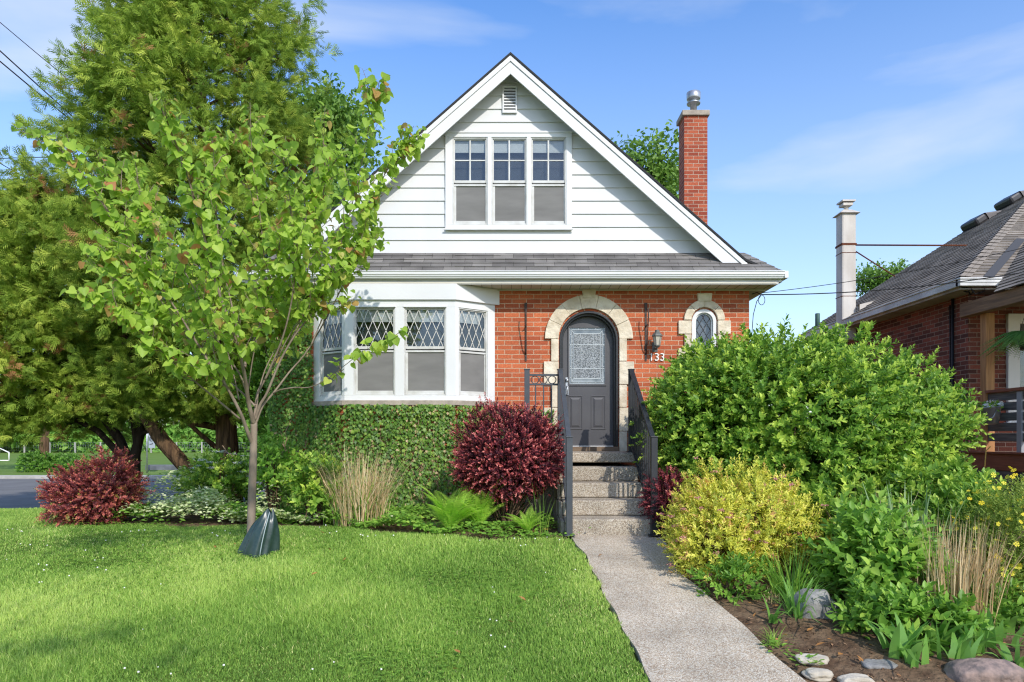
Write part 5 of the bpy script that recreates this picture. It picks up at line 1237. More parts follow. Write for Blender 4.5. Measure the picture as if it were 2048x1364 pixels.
# rocks
def rock(name, label, px, py, r, seed, mt, dz=.0, cat='boulder'):
    x, y = at(px, py); gz = float(g(x, y)); nz = Noise(seed); bm = bmesh.new(); bmesh.ops.create_icosphere(bm, subdivisions=4, radius=1)
    V = np.array([v.co for v in bm.verts]); d = 1+.19*nz(V*1.5)+.09*nz(V*4)+.035*nz(V*9); V = V*d[:, None]
    V = np.sign(V)*np.abs(V)**.85*np.array(r)
    for v, c_ in zip(bm.verts, V): v.co = c_
    me = bpy.data.meshes.new(name); bm.to_mesh(me); bm.free(); me.materials.append(mt)
    for p in me.polygons: p.use_smooth = True
    o = link_mesh(name, me, None, (x, y+r[1]*.6, gz+r[2]*.45+dz)); return tag(o, label, cat)
rock('boulder', 'rounded grey granite boulder in the soil border', 1638, 1243, (.165,.15,.165), 5, MT['rock'])
rock('boulder', 'pinkish granite boulder at the bottom right corner', 1985, 1372, (.25,.16,.11), 6, MT['rockpink'])
rock('stone_slab', 'pale flat stone lying in the soil, farthest of the path edging stones', 1628, 1328, (.115,.07,.032), 8, MT['rockpale'], cat='stone')
rock('stone_slab', 'pale flat stone beside the path, under the small weed', 1640, 1358, (.10,.07,.035), 9, MT['rockpale'], cat='stone')
rock('stone_slab', 'pale broken stone cut off by the bottom of the photo', 1720, 1372, (.12,.07,.045), 10, MT['rockpale'], cat='stone')
rock('stone_slab', 'flat grey stone half hidden by lily leaves', 1765, 1338, (.13,.09,.03), 12, MT['rock'], cat='stone')

# ------------------------------------------------------------------ left bed
bushy('hydrangea', 'bright green hydrangea standing before the ivy, right of the sapling trunk', 'shrub', 632, 975, 8.9, .30, .28, .38, 150, .22, 8, .105, T_SIMPLE, MT['f_green'], 91, tint=(.55,.2), up=.9, inner=.2, ang=1.0, stems=30)
bushy('hydrangea', 'young green shrub close behind the sapling trunk', 'shrub', 545, 935, 9.3, .26, .26, .38, 130, .22, 8, .095, T_SIMPLE, MT['f_mid'], 92, tint=(.55,.2), up=.9, inner=.2, stems=24)
t, B, D, q = bushy('dogwood', 'green shrub with flat white flower heads left of the sapling trunk', 'shrub', 440, 962, 10.1, .46, .40, .32, 300, .24, 9, .085, T_SIMPLE, MT['f_green'], 93, tint=(.5,.2), up=.8, inner=.2, stems=34)
sel = q.choice(np.where(B[:, 2] > np.percentile(B[:, 2], 45))[0], 22, replace=False); pp = np.concatenate([B[i]+D[i]*.2+q.normal(size=(50, 3))*np.array([.035, .035, .008]) for i in sel])
scatter('flower_heads', T_PETAL5, pp, frames(nrm(q.normal(size=pp.shape)*[1, 1, .1]), np.tile([0., -.3, 1], (len(pp), 1))), .011, q.uniform(0, 1, len(pp)), MT['petalwhite'], t)
def cover(name, label, pts, n, h, size, tmpl, mt, seed, tint=(.5,.25), ker=.22):
    """patch of ground cover leaves round a few centres"""
    q = np.random.default_rng(seed); pts = [at(*p) for p in pts]; P0 = np.array(pts)
    i = q.choice(len(P0), n); x = P0[i, 0]+q.normal(size=n)*ker*1.3; y = P0[i, 1]+q.normal(size=n)*ker*.75
    ok = (y > bed_front(x)-.03) & (y < 10.0); x, y = x[ok], y[ok]; n = len(x); nz = Noise(seed); 
    hh = h*(.55+.45*nz(np.stack([x*5, y*5, 0*x], -1)))*q.uniform(.2, 1, n)**.6; z = g(x, y)+.02+np.maximum(.0, hh)
    a = q.uniform(0, 6.28, n); ax = np.stack([np.cos(a), np.sin(a)-.35, q.uniform(-.35, .35, n)], -1); nm = np.stack([q.normal(size=n)*.35, q.normal(size=n)*.35-.3, np.ones(n)], -1)
    o = scatter(name, tmpl, np.stack([x, y, z], -1), frames(ax, nm), size*q.uniform(.65, 1.25, n), np.clip(q.normal(tint[0], tint[1], n), 0, 1), mt, None, (x.mean(), y.mean(), float(g(x.mean(), y.mean()))))
    return tag(o, label, 'ground cover', kind='stuff')
cover('ground_cover', 'cream variegated ground cover in the left bed', [(320,1046),(380,1046),(430,1046),(470,1046),(350,1030),(410,1030),(460,1030),(440,1015),(390,1015),(350,1015)], 7500, .55, .055, T_ROUND, MT['f_varieg'], 95, (.55,.3))
cover('ground_cover', 'cream variegated ground cover around the hydrangea', [(560,1046),(610,1046),(660,1048),(690,1030),(560,1020),(620,1020)], 3000, .30, .060, T_ROUND, MT['f_varieg'], 96, (.42,.3))
cover('ground_cover', 'dark green ground cover under the left barberry', [(270,1048),(300,1040),(320,1010),(330,1000),(540,1044),(510,1040),(490,1046)], 2600, .25, .075, T_SIMPLE, MT['f_mid'], 97, (.4,.22))
cover('ground_cover', 'green leafy ground cover in front of the dry grass', [(700,1056),(740,1060),(780,1064),(820,1068),(860,1068),(700,1045),(740,1050),(780,1050),(820,1045),(850,1040),(800,1030),(740,1035),(690,1035)], 4000, .26, .066, T_SIMPLE, MT['f_mid'], 98, (.5,.25))
cover('ground_cover', 'low green ground cover around the ferns by the stairs', [(960,1076),(1010,1078),(1070,1080),(960,1060),(1000,1065),(1040,1060),(1080,1060),(930,1055),(1090,1040),(1000,1040)], 2300, .14, .050, T_ROUND, MT['f_mid'], 99, (.45,.25), .16)
c = hit(905, 1070); 
fern('fern', 'bright green fern clump in front of the red barberry', 'fern', (c.x-.03, c.y+.10, c.z), 17, .62, 101, MT['f_fern'], 1.15, .75, wid=.125)
c = hit(955, 1066); fern('fern', 'bright green upright fern, right half of the fern pair', 'fern', (c.x, c.y+.18, c.z), 14, .60, 102, MT['f_fern'], 1.2, .7, wid=.125)
c = hit(1055, 1074); fern('fern', 'small fern between the barberry and the stairs', 'fern', (c.x, c.y+.1, c.z), 13, .40, 103, MT['f_fern'], 1.1, .75, wid=.10)
c = hit(1085, 1075); clump('grass_tuft', 'thin nodding grass stalks beside the stair cheek', 'grass tuft', c.x, c.y+.15, 16, .08, .62, .007, .3, MT['f_mid'], 104, tint=(.7,.2))

# leaf litter: a few curled brown leaves on bed and lawn
q = np.random.default_rng(111)
spots = [(1118,1050),(1090,1066),(1070,1070),(960,1075),(870,1072),(628,1160),(690,1130),(1022,1258),(910,1355),(915,1320),(1045,1212),(430,1105),(645,1075),(690,1048),(1200,1118),(470,1098),(440,1102),(1530,1230),(1570,1280),(1620,1270),(1660,1290),(1700,1285),(1740,1300),(1500,1215),(1590,1240),(1680,1320),(1720,1330),(1550,1222),(1640,1300),(1760,1290),(660,1110),(1510,1240)]
lt = ([(x*.9, y, abs(x)*.5+.25*y*y) for x, y, z in T_SIMPLE[0]], T_SIMPLE[1])
first = None
for i, (px, py) in enumerate(spots):
    x, y = at(px, py); onlawn = x < 0.6 and y < bed_front(x)
    z = float(g(x, y))+(.055 if onlawn else .035); a = q.uniform(0, 6.28)
    if first is None:
        o = scatter('fallen_leaf', lt, np.array([[0., -.5*.07, 0]]), frames(np.array([[0., 1, 0]]), np.array([[0., 0, 1]])), .075, [.4], MT['leafdry'], None, (0, 0, 0)); first = o
    else: o = first.copy(); COL.objects.link(o)
    o.location = (x, y, z); o.rotation_euler = (q.uniform(-.4, .4), q.uniform(-.4, .4), a); s = q.uniform(.6, 1.05); o.scale = (s, s, s)
    if onlawn: tag(o, 'curled orange brown leaf lying on the green lawn', 'fallen leaf', 'fallen leaves on the lawn')
    else: tag(o, 'curled orange brown leaf lying on bare soil or path', 'fallen leaf', 'fallen leaves on the soil')
q = np.random.default_rng(117); m = 5200; x = q.uniform(.9, 4.6, m); y = q.uniform(3.6, 6.8, m); nz = Noise(118); ok = (x > path_edge(PATH_R, y)+.02) & (nz(np.stack([x*2.5, y*2.5, 0*x], -1)) > q.uniform(-1.2, 1.0, m)); x, y = x[ok], y[ok]; m = len(x); a = q.uniform(0, 6.28, m)
zz = g(x, y)+.012+.028*Noise(3)(np.stack([x*3.2, y*3.2, 0*x], -1))+.014*Noise(3)(np.stack([x*3.2, y*3.2, 0*x], -1)*3.4)+.006
tag(scatter('leaf_litter', T_NARROW, np.stack([x, y, zz], -1), frames(np.stack([np.cos(a), np.sin(a), q.normal(size=m)*.15], -1), np.tile([0., 0, 1], (m, 1))+q.normal(size=(m, 3))*.4), q.uniform(.012, .042, m), q.uniform(0, 1, m), MT['litter'], None, (2.5, 5, .2)), 'brown leaf litter and bark crumbs on the soil', 'leaf litter', kind='stuff')
# clover flowers
spots = [(15,1068),(25,1066),(45,1070),(42,1072),(62,1100),(40,1097),(95,1100),(13,1127),(80,1138),(88,1152),(92,1143),(82,1175),(78,1176),(140,1163),(172,1110),(212,1090),(190,1130),(198,1146),(208,1125),(212,1152),(250,1187),(245,1073),(262,1072),(275,1071),(288,1070),(314,1069),(286,1098),(425,1075),(432,1080),(452,1070),(461,1074),(437,1082),(287,1270),(320,1180),(610,1051),(640,1062),(652,1060),(660,1075),(672,1073),(725,1081),(735,1083),(750,1078),(722,1080),(788,1081),(985,1185),(987,1196),(980,1252),(993,1255),(983,1286),(1011,1310),(250,1352),(276,1360),(341,1362),(318,1346),(448,1348),(625,1353),(760,1354),(1030,1086),(1040,1085),(1070,1088),(1093,1083),(1120,1090),(1149,1150),(1090,1155),(667,1338),(556,1140),(1050,1100),(1042,1102),(960,1090),(890,1078)]
clv = thing('clover_flower', 'small white clover flower standing in the green lawn', 'clover flower', (0, 0, 0), 'white clover flowers in the lawn')
mb = MB(); mb.lathe((0,0,.045), [(.004,0),(.010,.004),(.012,.011),(.008,.018),(.0,.02)], 8); mb.build('flower_head', MT['petalwhite'], clv)
mb = MB(); mb.tube([(0,0,0),(.003,.002,.046)], .0015, 4); mb.build('stalk', MT['f_mid'], clv)
for i, (px, py) in enumerate(spots):
    x, y = at(px, py); o = clv if i == 0 else copy_tree(clv); o.location = (x, y, float(g(x, y))+.02); s = q.uniform(.4, .75); o.scale = (s, s, s); o.rotation_euler = (q.uniform(-.3,.3), q.uniform(-.3,.3), 0)

# ------------------------------------------------------------------ ivy on the wall under the bay and up the left of the house
q = np.random.default_rng(121); nz = Noise(122)
def wall_pts(p, q_, z0, z1, dens):
    ln = math.hypot(q_[0]-p[0], q_[1]-p[1]); n = int(dens*ln*(z1-z0)); u = q.uniform(0, 1, n); z = q.uniform(z0, z1, n)
    nx, ny = (q_[1]-p[1])/ln, -(q_[0]-p[0])/ln
    return np.stack([p[0]+(q_[0]-p[0])*u, p[1]+(q_[1]-p[1])*u, z], -1), np.tile([nx, ny, 0.], (n, 1))
iv = thing('ivy', 'green ivy covering the brick wall under the bay window and the left house corner', 'ivy', (-1.7, 9.8, .54))
LP, LN = [], []
ztopi = zsill-.07
for a, b, z0, z1 in ((BC[0], BC[1], .5, ztopi+.02), (BC[1], BC[2], .5, ztopi+.03), (BC[2], BC[3], .5, ztopi), (BC[3], (.62, YW), .5, ztopi-.05)):
    p, n_ = wall_pts(a, b, z0, z1, 2700); LP.append(p); LN.append(n_)
p, n_ = wall_pts((HXL-.05, YW), (BC[0][0]+.05, BC[0][1]), .5, 3.95, 2600); LP.append(p); LN.append(n_)
p, n_ = wall_pts((HXL, YW+2.4), (HXL, YW), .5, 3.9, 500); LP.append(p); LN.append(n_)
LP, LN = np.concatenate(LP), np.concatenate(LN)
dens = nz(LP*np.array([1.5, 1.5, 1.7]))
hole = (np.hypot((LP[:, 0]-P(590, 0, YW).x)/.13, (LP[:, 2]-Zp(925, YW))/.24) < 1) & (q.uniform(0, 1, len(LP)) < .93)
hi_ = LP[:, 2] > 2.9
ok = (dens > -1.35+.0*LP[:, 2]) & ~hole & (~hi_ | (LP[:, 0] < -2.98+.10*dens)) & ~((LP[:, 2] > 2.15) & (LP[:, 0] > -2.98))
LP, LN, dens = LP[ok], LN[ok], dens[ok]; n = len(LP)
LP = LP+LN*(.02+.10*q.uniform(0, 1, n)[:, None]*(1+.45*nz(LP*2.4)[:, None])+.10*np.maximum(0, nz(LP*1.3))[:, None]*(LP[:, 2:3] > 2.0))
ax = np.stack([q.normal(size=n)*.55, -.25-.1*q.uniform(0, 1, n), -np.ones(n)], -1); nm = LN+q.normal(size=(n, 3))*.42+np.array([0, 0, .35])
dry = np.clip(.40+.12*dens+q.normal(size=n)*.22, 0, .88); sel = q.uniform(0, 1, n) < np.clip(.05-.07*nz(LP*.9+3), .01, .22); dry[sel] = q.uniform(.93, 1, sel.sum())
scatter('foliage', T_IVY, LP, frames(ax, nm), .043*q.uniform(.6, 1.3, n), dry, MT['f_ivy'], iv)
mb = MB()
for i in range(95):
    x = q.uniform(-3.6, .1); y = np.interp(x, [-3.6, -2.985, -2.425, -.818, -.256, .2], [YW, YW, YB, YB, YW, YW])-.03; z = .55; path = []
    top = q.uniform(.9, 2.1); dxs = q.normal()*.25
    while z < top:
        yy = np.interp(x, [-3.6, -2.985, -2.425, -.818, -.256, .2], [YW, YW, YB, YB, YW, YW])-.035-q.uniform(0, .05); path.append((x, yy, z)); x += dxs*.12+q.normal()*.05; z += .1
    if len(path) > 2: mb.tube(path, q.uniform(.004, .009), 5, caps=False)
mb.build('stems', MT['vine'], iv)

# ------------------------------------------------------------------ trees
def limb_path(pts, dep, n=26):
    """smooth 3-D limb through photo points at given depths"""
    P3 = [P(px, py, d) for (px, py), d in zip(pts, dep)]; out = []
    m = len(P3)
    for i in range(m-1):
        p0 = P3[max(0, i-1)]; p1 = P3[i]; p2 = P3[i+1]; p3 = P3[min(m-1, i+2)]; k = max(2, n//(m-1))
        for j in range(k):
            t = j/k; out.append(.5*((2*p1)+(p2-p0)*t+(2*p0-5*p1+4*p2-p3)*t*t+(3*p1-p0-3*p2+p3)*t**3))
    out.append(P3[-1]); return out
q = np.random.default_rng(131); T0 = 7.25
tb = hit(502, 1090); T0 = tb.y; DT = T0
sap = thing('redbud_sapling', 'slender young tree with heart shaped green and copper leaves on the lawn', 'tree', (tb.x, tb.y, tb.z))
trunk = MB(); tw = MB()
tp = limb_path([(500,1105),(502,1060),(504,990),(506,930),(507,890),(508,845)], [DT]*6, 20); trunk.tube(tp, [.048-.012*i/(len(tp)-1) for i in range(len(tp))], 10)
LIMBS = [
 ([(506,890),(493,858),(481,826),(453,773),(424,734),(340,600),(250,470),(150,330),(80,268)], 'L', -1.0, .024),
 ([(480,838),(435,800),(389,762),(320,700),(245,630),(190,600),(138,582)], 'LL', -1.35, .013),
 ([(508,850),(497,804),(491,760),(483,723),(468,670),(430,560),(390,400),(345,270),(312,195)], 'C', -1.5, .028),
 ([(490,735),(495,700),(515,670),(530,560),(520,430),(505,320),(500,205)], 'C2', .5, .016),
 ([(509,845),(513,804),(518,780),(543,733),(574,654),(605,540),(640,420),(650,320),(640,235)], 'R', .7, .022),
 ([(510,840),(520,810),(534,786),(560,723),(590,670),(640,600),(690,460),(725,320),(752,175)], 'R2', -.2, .020),
 ([(511,848),(525,812),(547,786),(578,745),(622,690),(690,560),(730,430),(775,340),(818,288)], 'R3', .35, .017),
 ([(547,787),(560,780),(591,775),(617,775),(644,764),(680,738),(740,695),(798,678)], 'RR', -.5, .011),
 ([(510,812),(490,791),(455,760),(422,731),(370,670),(300,610),(230,560),(170,520)], 'LI', .8, .013),
 ([(497,800),(480,750),(440,690),(400,600),(330,480),(240,380),(190,330)], 'LC', -.3, .013),
 ([(487,745),(470,640),(440,500),(430,360),(425,260)], 'CC', .3, .013),
 ([(530,760),(570,660),(590,540),(580,400),(560,300)], 'RC', -.9, .013),
 ([(560,723),(620,610),(680,540),(720,480),(745,430)], 'RD', .9, .010),
 ([(453,773),(390,680),(330,640),(270,580),(200,490)], 'LD', -.9, .011),
 ([(468,683),(420,640),(350,520),(300,420),(260,330)], 'LE', .9, .011),
 ([(500,700),(540,600),(600,470),(630,380),(690,300)], 'RE', .1, .011),
 ([(622,690),(660,600),(690,520),(720,495),(735,480)], 'RF', .3, .008),
 ([(513,800),(530,740),(555,690),(575,640),(590,590),(600,545)], 'FA', .5, .009),
 ([(495,790),(505,720),(520,650),(530,600),(545,540),(560,480)], 'FB', -.6, .009),
 ([(545,735),(585,660),(620,615),(650,570),(668,525)], 'FC', -.3, .008),
 ([(478,800),(460,720),(430,640),(395,560),(360,500)], 'FD', .2, .009),
]
PETS, AX, SZ = [], [], []
def leafy(path, start, step, size, qd):
    path = np.array([list(p) for p in path]); seg = np.linalg.norm(np.diff(path, axis=0), axis=1); cum = np.concatenate([[0], np.cumsum(seg)]); Lt = cum[-1]; s = start*Lt; k = 0
    while s < Lt:
        p = np.array([np.interp(s, cum, path[:, i]) for i in range(3)]); t_ = np.array([np.interp(min(Lt, s+.02), cum, path[:, i]) for i in range(3)])-p; t_ = t_/max(1e-6, np.linalg.norm(t_))
        side = np.cross(t_, [0, 0, 1.]); side = side/max(1e-6, np.linalg.norm(side)); sg = 1 if k % 2 else -1
        dirn = side*sg*.9+t_*.35+qd.normal(size=3)*.45; dirn /= np.linalg.norm(dirn)
        pe = p+dirn*qd.uniform(.03, .07)+np.array([0, 0, .012])
        PETS.append((p, pe)); a = dirn*.75+np.array([0, 0, -.70])+qd.normal(size=3)*.42; AX.append((pe, a, dirn)); SZ.append(size*qd.uniform(.62, 1.30)*(1.0 if s < Lt*.9 else .75)); s += step*qd.uniform(.7, 1.3); k += 1
for pts, nm_, dd, r0 in LIMBS:
    m = len(pts); dep = [DT+dd*(i/(m-1))**1.1 for i in range(m)]; path = limb_path(pts, dep, 36)
    trunk.tube(path, [r0*(1-.86*(i/(len(path)-1))**.8) for i in range(len(path))], 8)
    Lt = sum((path[i+1]-path[i]).length for i in range(len(path)-1)); st0 = .66 if nm_ in ('RR',) else (.38 if nm_ in ('LL', 'LI') else .5)
    leafy(path, st0, .022, .095, q)
    nt_ = int(Lt*(6.4 if nm_ not in ('RR','LL') else (6.5 if nm_ == 'LL' else 3.5))); side_seq = q.uniform(0, 6.28)
    for k in range(nt_):
        f = (.36 if nm_ not in ('RR','LL','R3','R2') else (.34 if nm_ == 'LL' else .55))+ .6*(k+q.uniform(0, 1))/nt_; f = min(f, .97); i = int(f*(len(path)-1)); b = path[i]; t_ = (path[min(i+1, len(path)-1)]-path[max(0, i-1)]).normalized()
        az = side_seq+k*2.4; u = t_.cross(Vector((.1,.2,1))).normalized(); w = t_.cross(u); dr = (t_*.75+(u*math.cos(az)+w*math.sin(az))*.75+Vector((0,0,.18))).normalized()
        ln = q.uniform(.22, .55)*(1.1-.55*f)*(.6 if nm_ in ('RR','LL') else 1.0)
        tp_ = [b+dr*ln*s+Vector((0,0,.10*ln*s*s))+Vector(q.normal(size=3)*.012) for s in (0,.33,.66,1)]; tw.tube(tp_, [.0055,.0045,.0035,.002], 5, caps=False); leafy(tp_, .08, .030, .091, q)
trunk.build('trunk', MT['bark'], sap); 
for a, b in PETS: tw.tube([Vector(a), Vector(b)], .0013, 3, caps=False)
tw.build('twigs', MT['bark'], sap)
pos = np.array([a[0] for a in AX]); ax = np.array([a[1] for a in AX]); dr = np.array([a[2] for a in AX]); n = len(pos)
nm = dr*.75+np.array([.05, -.05, .80])+q.normal(size=(n, 3))*.45; ti = q.beta(3, 2.4, n)*.86; cop = q.uniform(0, 1, n) < .075; ti[cop] = q.uniform(.88, 1, cop.sum())
bend = lambda c: ([(x, y, z*.6-c*y*y+abs(x)*.28) for x, y, z in T_HEART[0]], T_HEART[1])
scatter('crown', bend(.14), pos, frames(ax, nm), np.array(SZ), ti, MT['f_redbud'], sap)
print('redbud leaves', n)

# watering bag at its foot
bgc = hit(512, 1112); q = np.random.default_rng(141)
prof = [(0.0,.200,.17),(.08,.190,.165),(.16,.176,.155),(.24,.158,.142),(.32,.132,.12),(.39,.102,.09),(.44,.070,.06),(.475,.045,.035),(.49,.03,.02)]
NB = 72; v = []
tilt = lambda z: .13*(z/.5)**1.3
bnz = Noise(142)
for z, ra, rb in prof:
    for k in range(NB):
        a = 2*math.pi*k/NB; am = 1-.5*z/.5
        fold = 1+am*(.13*math.sin(4*a+.6+4*z)+.07*math.sin(9*a+2-5*z))+.05*float(bnz(np.array([math.cos(a)*2.2, math.sin(a)*2.2, z*9])))
        v.append((bgc.x-.02+tilt(z)+ra*fold*math.cos(a), bgc.y+.10+rb*fold*math.sin(a), bgc.z-.02+z+(.025*math.sin(3*a+1) if z > .4 else 0)))
f = [(i*NB+k, i*NB+(k+1)%NB, (i+1)*NB+(k+1)%NB, (i+1)*NB+k) for i in range(len(prof)-1) for k in range(NB)]
bag = thing('watering_bag', 'dark green plastic tree watering bag slumped at the foot of the sapling', 'watering bag', (bgc.x, bgc.y, bgc.z))
mb = MB(); mb.add(v, f, smooth=True); mb.build('bag', MT['bag'], bag)
o_ = [c for c in bag.children][0]; md = o_.modifiers.new('s', 'SUBSURF'); md.levels = 1; md.render_levels = 2
mb = MB(); yb_ = bgc.y+.10
mb.tube([(bgc.x-.02+tilt(z)+ra*.98*math.cos(-1.15), yb_-rb*1.06*math.sin(1.15), bgc.z-.02+z) for z, ra, rb in prof[:-1]], .006, 5); mb.build('zip_seam', mat('pale_seam', (.30,.36,.36), .4), bag)
mb = MB(); mb.tube([(bgc.x+.09, yb_-.01, bgc.z+.44), (bgc.x+.105, yb_-.02, bgc.z+.50), (bgc.x+.125, yb_-.01, bgc.z+.45)], .008, 6); mb.build('strap', MT['wire'], bag)

# cedars
def cedar(name, label, env, axis, n_br, per, seed, trunks, bark, group, size=.20, zlo=.0, depth=1.0, limbs=90, tint=(.48,.22)):
    """env: list of (z, left, right) half widths about the axis (x, y); foliage hangs in plates round the branch ends"""
    q = np.random.default_rng(seed); nz = Noise(seed)
    base = (trunks[0][0][0], trunks[0][0][1], trunks[0][0][2]); t = thing(name, label, 'tree', base, group)
    mb = MB()
    for tr in trunks:
        m = len(tr); mb.tube([Vector(p[:3]) for p in tr], [p[3] for p in tr], 12)
    ez = np.array([e[0] for e in env]); el = np.maximum(.12, np.array([e[1] for e in env])-.55); er = np.maximum(.12, np.array([e[2] for e in env])-.45)
    zs = q.uniform(ez.min(), ez.max(), n_br*6); ww = np.interp(zs, ez, el+er); zs = zs[q.uniform(0, 1, len(zs)) < ww/ww.max()][:n_br]; n = len(zs)
    a = q.uniform(0, 2*math.pi, n); ca, sa = np.cos(a), np.sin(a)
    l_, r_ = np.interp(zs, ez, el), np.interp(zs, ez, er); rx = np.where(ca > 0, r_, l_); ry = (l_+r_)/2*depth
    rad = np.sqrt(q.uniform(.30, 1, n)); d3 = np.stack([ca, sa, zs*.5], -1); rad *= (1+.17*nz(d3*2.2)+.12*nz(d3*6)); rad = np.where(nz(d3*4.0+5) > .95, rad*.55, rad)
    C = np.stack([axis[0]+ca*rx*rad, axis[1]+sa*ry*rad, zs], -1)
    outd = nrm(np.stack([ca*rx, sa*ry, .25*np.ones(n)], -1))
    br = mb
    for i in q.choice(n, min(limbs, n), replace=False):
        e = Vector(C[i]); s0 = Vector((axis[0], axis[1], max(zlo, C[i][2]-.35*rad[i]*max(rx[i], ry[i])-.2))); mid = s0.lerp(e, .55)+Vector((0,0,-.12)); br.tube([s0, mid, e], [.035, .022, .006], 5, caps=False)
    mb.build('trunk', bark, t)
    # sprays: every branch carries tight little clusters with gaps between them
    L_ = q.uniform(.5, 1.1, n); nc = 6; pc = per//nc
    s = q.uniform(0, 1, (n, nc)); lat = q.normal(size=(n, nc, 3))*np.array([.20, .20, .12])
    cl = C[:, None]+outd[:, None]*((s-.45)*L_[:, None])[..., None]+lat; cl[..., 2] -= (s**2*.25)*L_[:, None]
    cl = cl.reshape(-1, 3); od0 = np.repeat(outd, nc, 0); tcl = np.repeat(q.normal(tint[0], tint[1]*.6, n), nc)+q.normal(size=len(cl))*.14; ccen = cl
    pos = cl[:, None]+q.normal(size=(len(cl), pc, 3))*np.array([.055, .055, .04]); pos = pos.reshape(-1, 3); m = len(pos); od = np.repeat(od0, pc, 0)
    cdir = nrm(od0*np.array([1, 1, .2])+q.normal(size=od0.shape)*.45); od_c = np.repeat(cdir, pc, 0)
    ax = nrm(od_c+q.normal(size=(m, 3))*.42+np.array([0, 0, .02])); nm = nrm(q.normal(size=(m, 3))*.6+od*.5+np.array([0, 0, .45]))
    ti = np.clip(np.repeat(tcl, pc)+q.normal(size=m)*.10, 0, .87); brn = np.repeat(q.uniform(0, 1, len(ccen)) < np.clip(nz(ccen*1.3)*.10, .02, .2), pc); ti[brn] = q.uniform(.92, 1, brn.sum())
    scatter('crown', T_SPRAY, pos, frames(ax, nm), size*q.uniform(.6, 1.2, m), ti, MT['f_cedar'], t)
    return t
YC = 13.2; m2 = YC/F
def zc(py): return Zp(py, YC)
axx = P(385, 0, YC).x
env1 = [(zc(842), .5, .5), (zc(815), 1.7, 1.5), (zc(750), 2.3, 2.2), (zc(650), 2.6, 2.5), (zc(520), 2.7, 2.5), (zc(400), 2.55, 2.5), (zc(320), 2.5, 2.45), (zc(250), 2.4, 2.4), (zc(190), 2.3, 2.15), (zc(140), 2.0, 2.1), (zc(60), 1.75, 2.0), (zc(0), 1.65, 1.9), (zc(-150), 1.4, 1.6), (zc(-300), 1.0, 1.0), (zc(-420), .3, .3)]
trunk_px = lambda px: P(px, 0, YC).x
gz1 = float(g(trunk_px(455), YC))
tr1 = [[(trunk_px(462), YC, gz1-.1, .26), (trunk_px(457), YC, zc(940), .22), (trunk_px(452), YC, zc(850), .19), (trunk_px(440), YC, zc(700), .17), (trunk_px(415), YC, zc(400), .13), (trunk_px(390), YC, zc(0), .07), (trunk_px(380), YC, zc(-380), .02)],
       [(trunk_px(452), YC-.1, zc(985), .17), (trunk_px(415), YC-.25, zc(945), .15), (trunk_px(385), YC-.4, zc(925), .14), (trunk_px(350), YC-.5, zc(880), .135), (trunk_px(320), YC-.55, zc(830), .12), (trunk_px(300), YC-.5, zc(760), .10), (trunk_px(250), YC-.4, zc(600), .06)],
       [(trunk_px(440), YC, zc(855), .07), (trunk_px(400), YC-.1, zc(848), .06), (trunk_px(365), YC-.2, zc(835), .05)],
       [(trunk_px(432), YC, zc(895), .05), (trunk_px(405), YC-.1, zc(868), .04), (trunk_px(380), YC-.2, zc(840), .04)]]
cedar('cedar_tree', 'tall cedar with one upright and one leaning brown trunk left of the house', env1, (axx, YC), 1500, 60, 151, tr1, MT['barkcedar'], None, zlo=zc(840))
YC2 = 13.6; ax2 = P(90, 0, YC2).x
def zc2(py): return Zp(py, YC2)
tp2 = lambda px: P(px, 0, YC2).x
env2 = [(zc2(850), 1.6, 1.5), (zc2(820), 2.3, 2.0), (zc2(760), 2.6, 2.2), (zc2(650), 2.7, 2.1), (zc2(520), 2.4, 1.9), (zc2(420), 1.6, 1.5), (zc2(360), .75, .8), (zc2(325), .15, .15)]
gz2 = float(g(tp2(270), YC2))
tr2 = [[(tp2(258), YC2, gz2-.1, .12), (tp2(256), YC2, zc2(920), .10), (tp2(240), YC2, zc2(880), .09), (tp2(205), YC2, zc2(830), .085), (tp2(150), YC2, zc2(760), .07), (tp2(100), YC2, zc2(560), .05), (tp2(90), YC2, zc2(360), .015)],
       [(tp2(262), YC2-.1, gz2-.1, .10), (tp2(242), YC2-.1, zc2(905), .07), (tp2(205), YC2-.15, zc2(862), .06), (tp2(165), YC2-.2, zc2(840), .05)],
       [(tp2(268), YC2, gz2-.1, .12), (tp2(270), YC2, zc2(910), .10), (tp2(282), YC2, zc2(860), .085), (tp2(285), YC2, zc2(800), .07), (tp2(270), YC2, zc2(700), .05)],
       [(tp2(265), YC2+.1, gz2-.1, .08), (tp2(268), YC2+.1, zc2(900), .06), (tp2(262), YC2+.1, zc2(850), .05), (tp2(250), YC2, zc2(780), .04)],
       [(tp2(284), YC2, zc2(870), .045), (tp2(300), YC2-.1, zc2(862), .04), (tp2(316), YC2-.2, zc2(840), .035)]]
cedar('cedar_tree', 'lower cedar with several dark forking trunks at the left edge', env2, (ax2, YC2), 950, 60, 152, tr2, MT['barkdark'], None, zlo=zc2(845), tint=(.5,.22))
# ivy-like undergrowth between the cedars and the house
bushy('viburnum', 'dark leafy shrub between the cedar trunk and the ivy corner', 'shrub', 556, 810, 12.0, .52, .45, 1.15, 420, .3, 9, .10, T_SIMPLE, MT['f_mid'], 153, tint=(.3,.2), up=.6, inner=.3, stems=30)
bushy('viburnum', 'leafy green undergrowth at the foot of the cedar trunks', 'shrub', 440, 975, 11.6, .55, .4, .34, 240, .26, 9, .09, T_SIMPLE, MT['f_green'], 154, tint=(.4,.2), up=.8, inner=.2, stems=30)

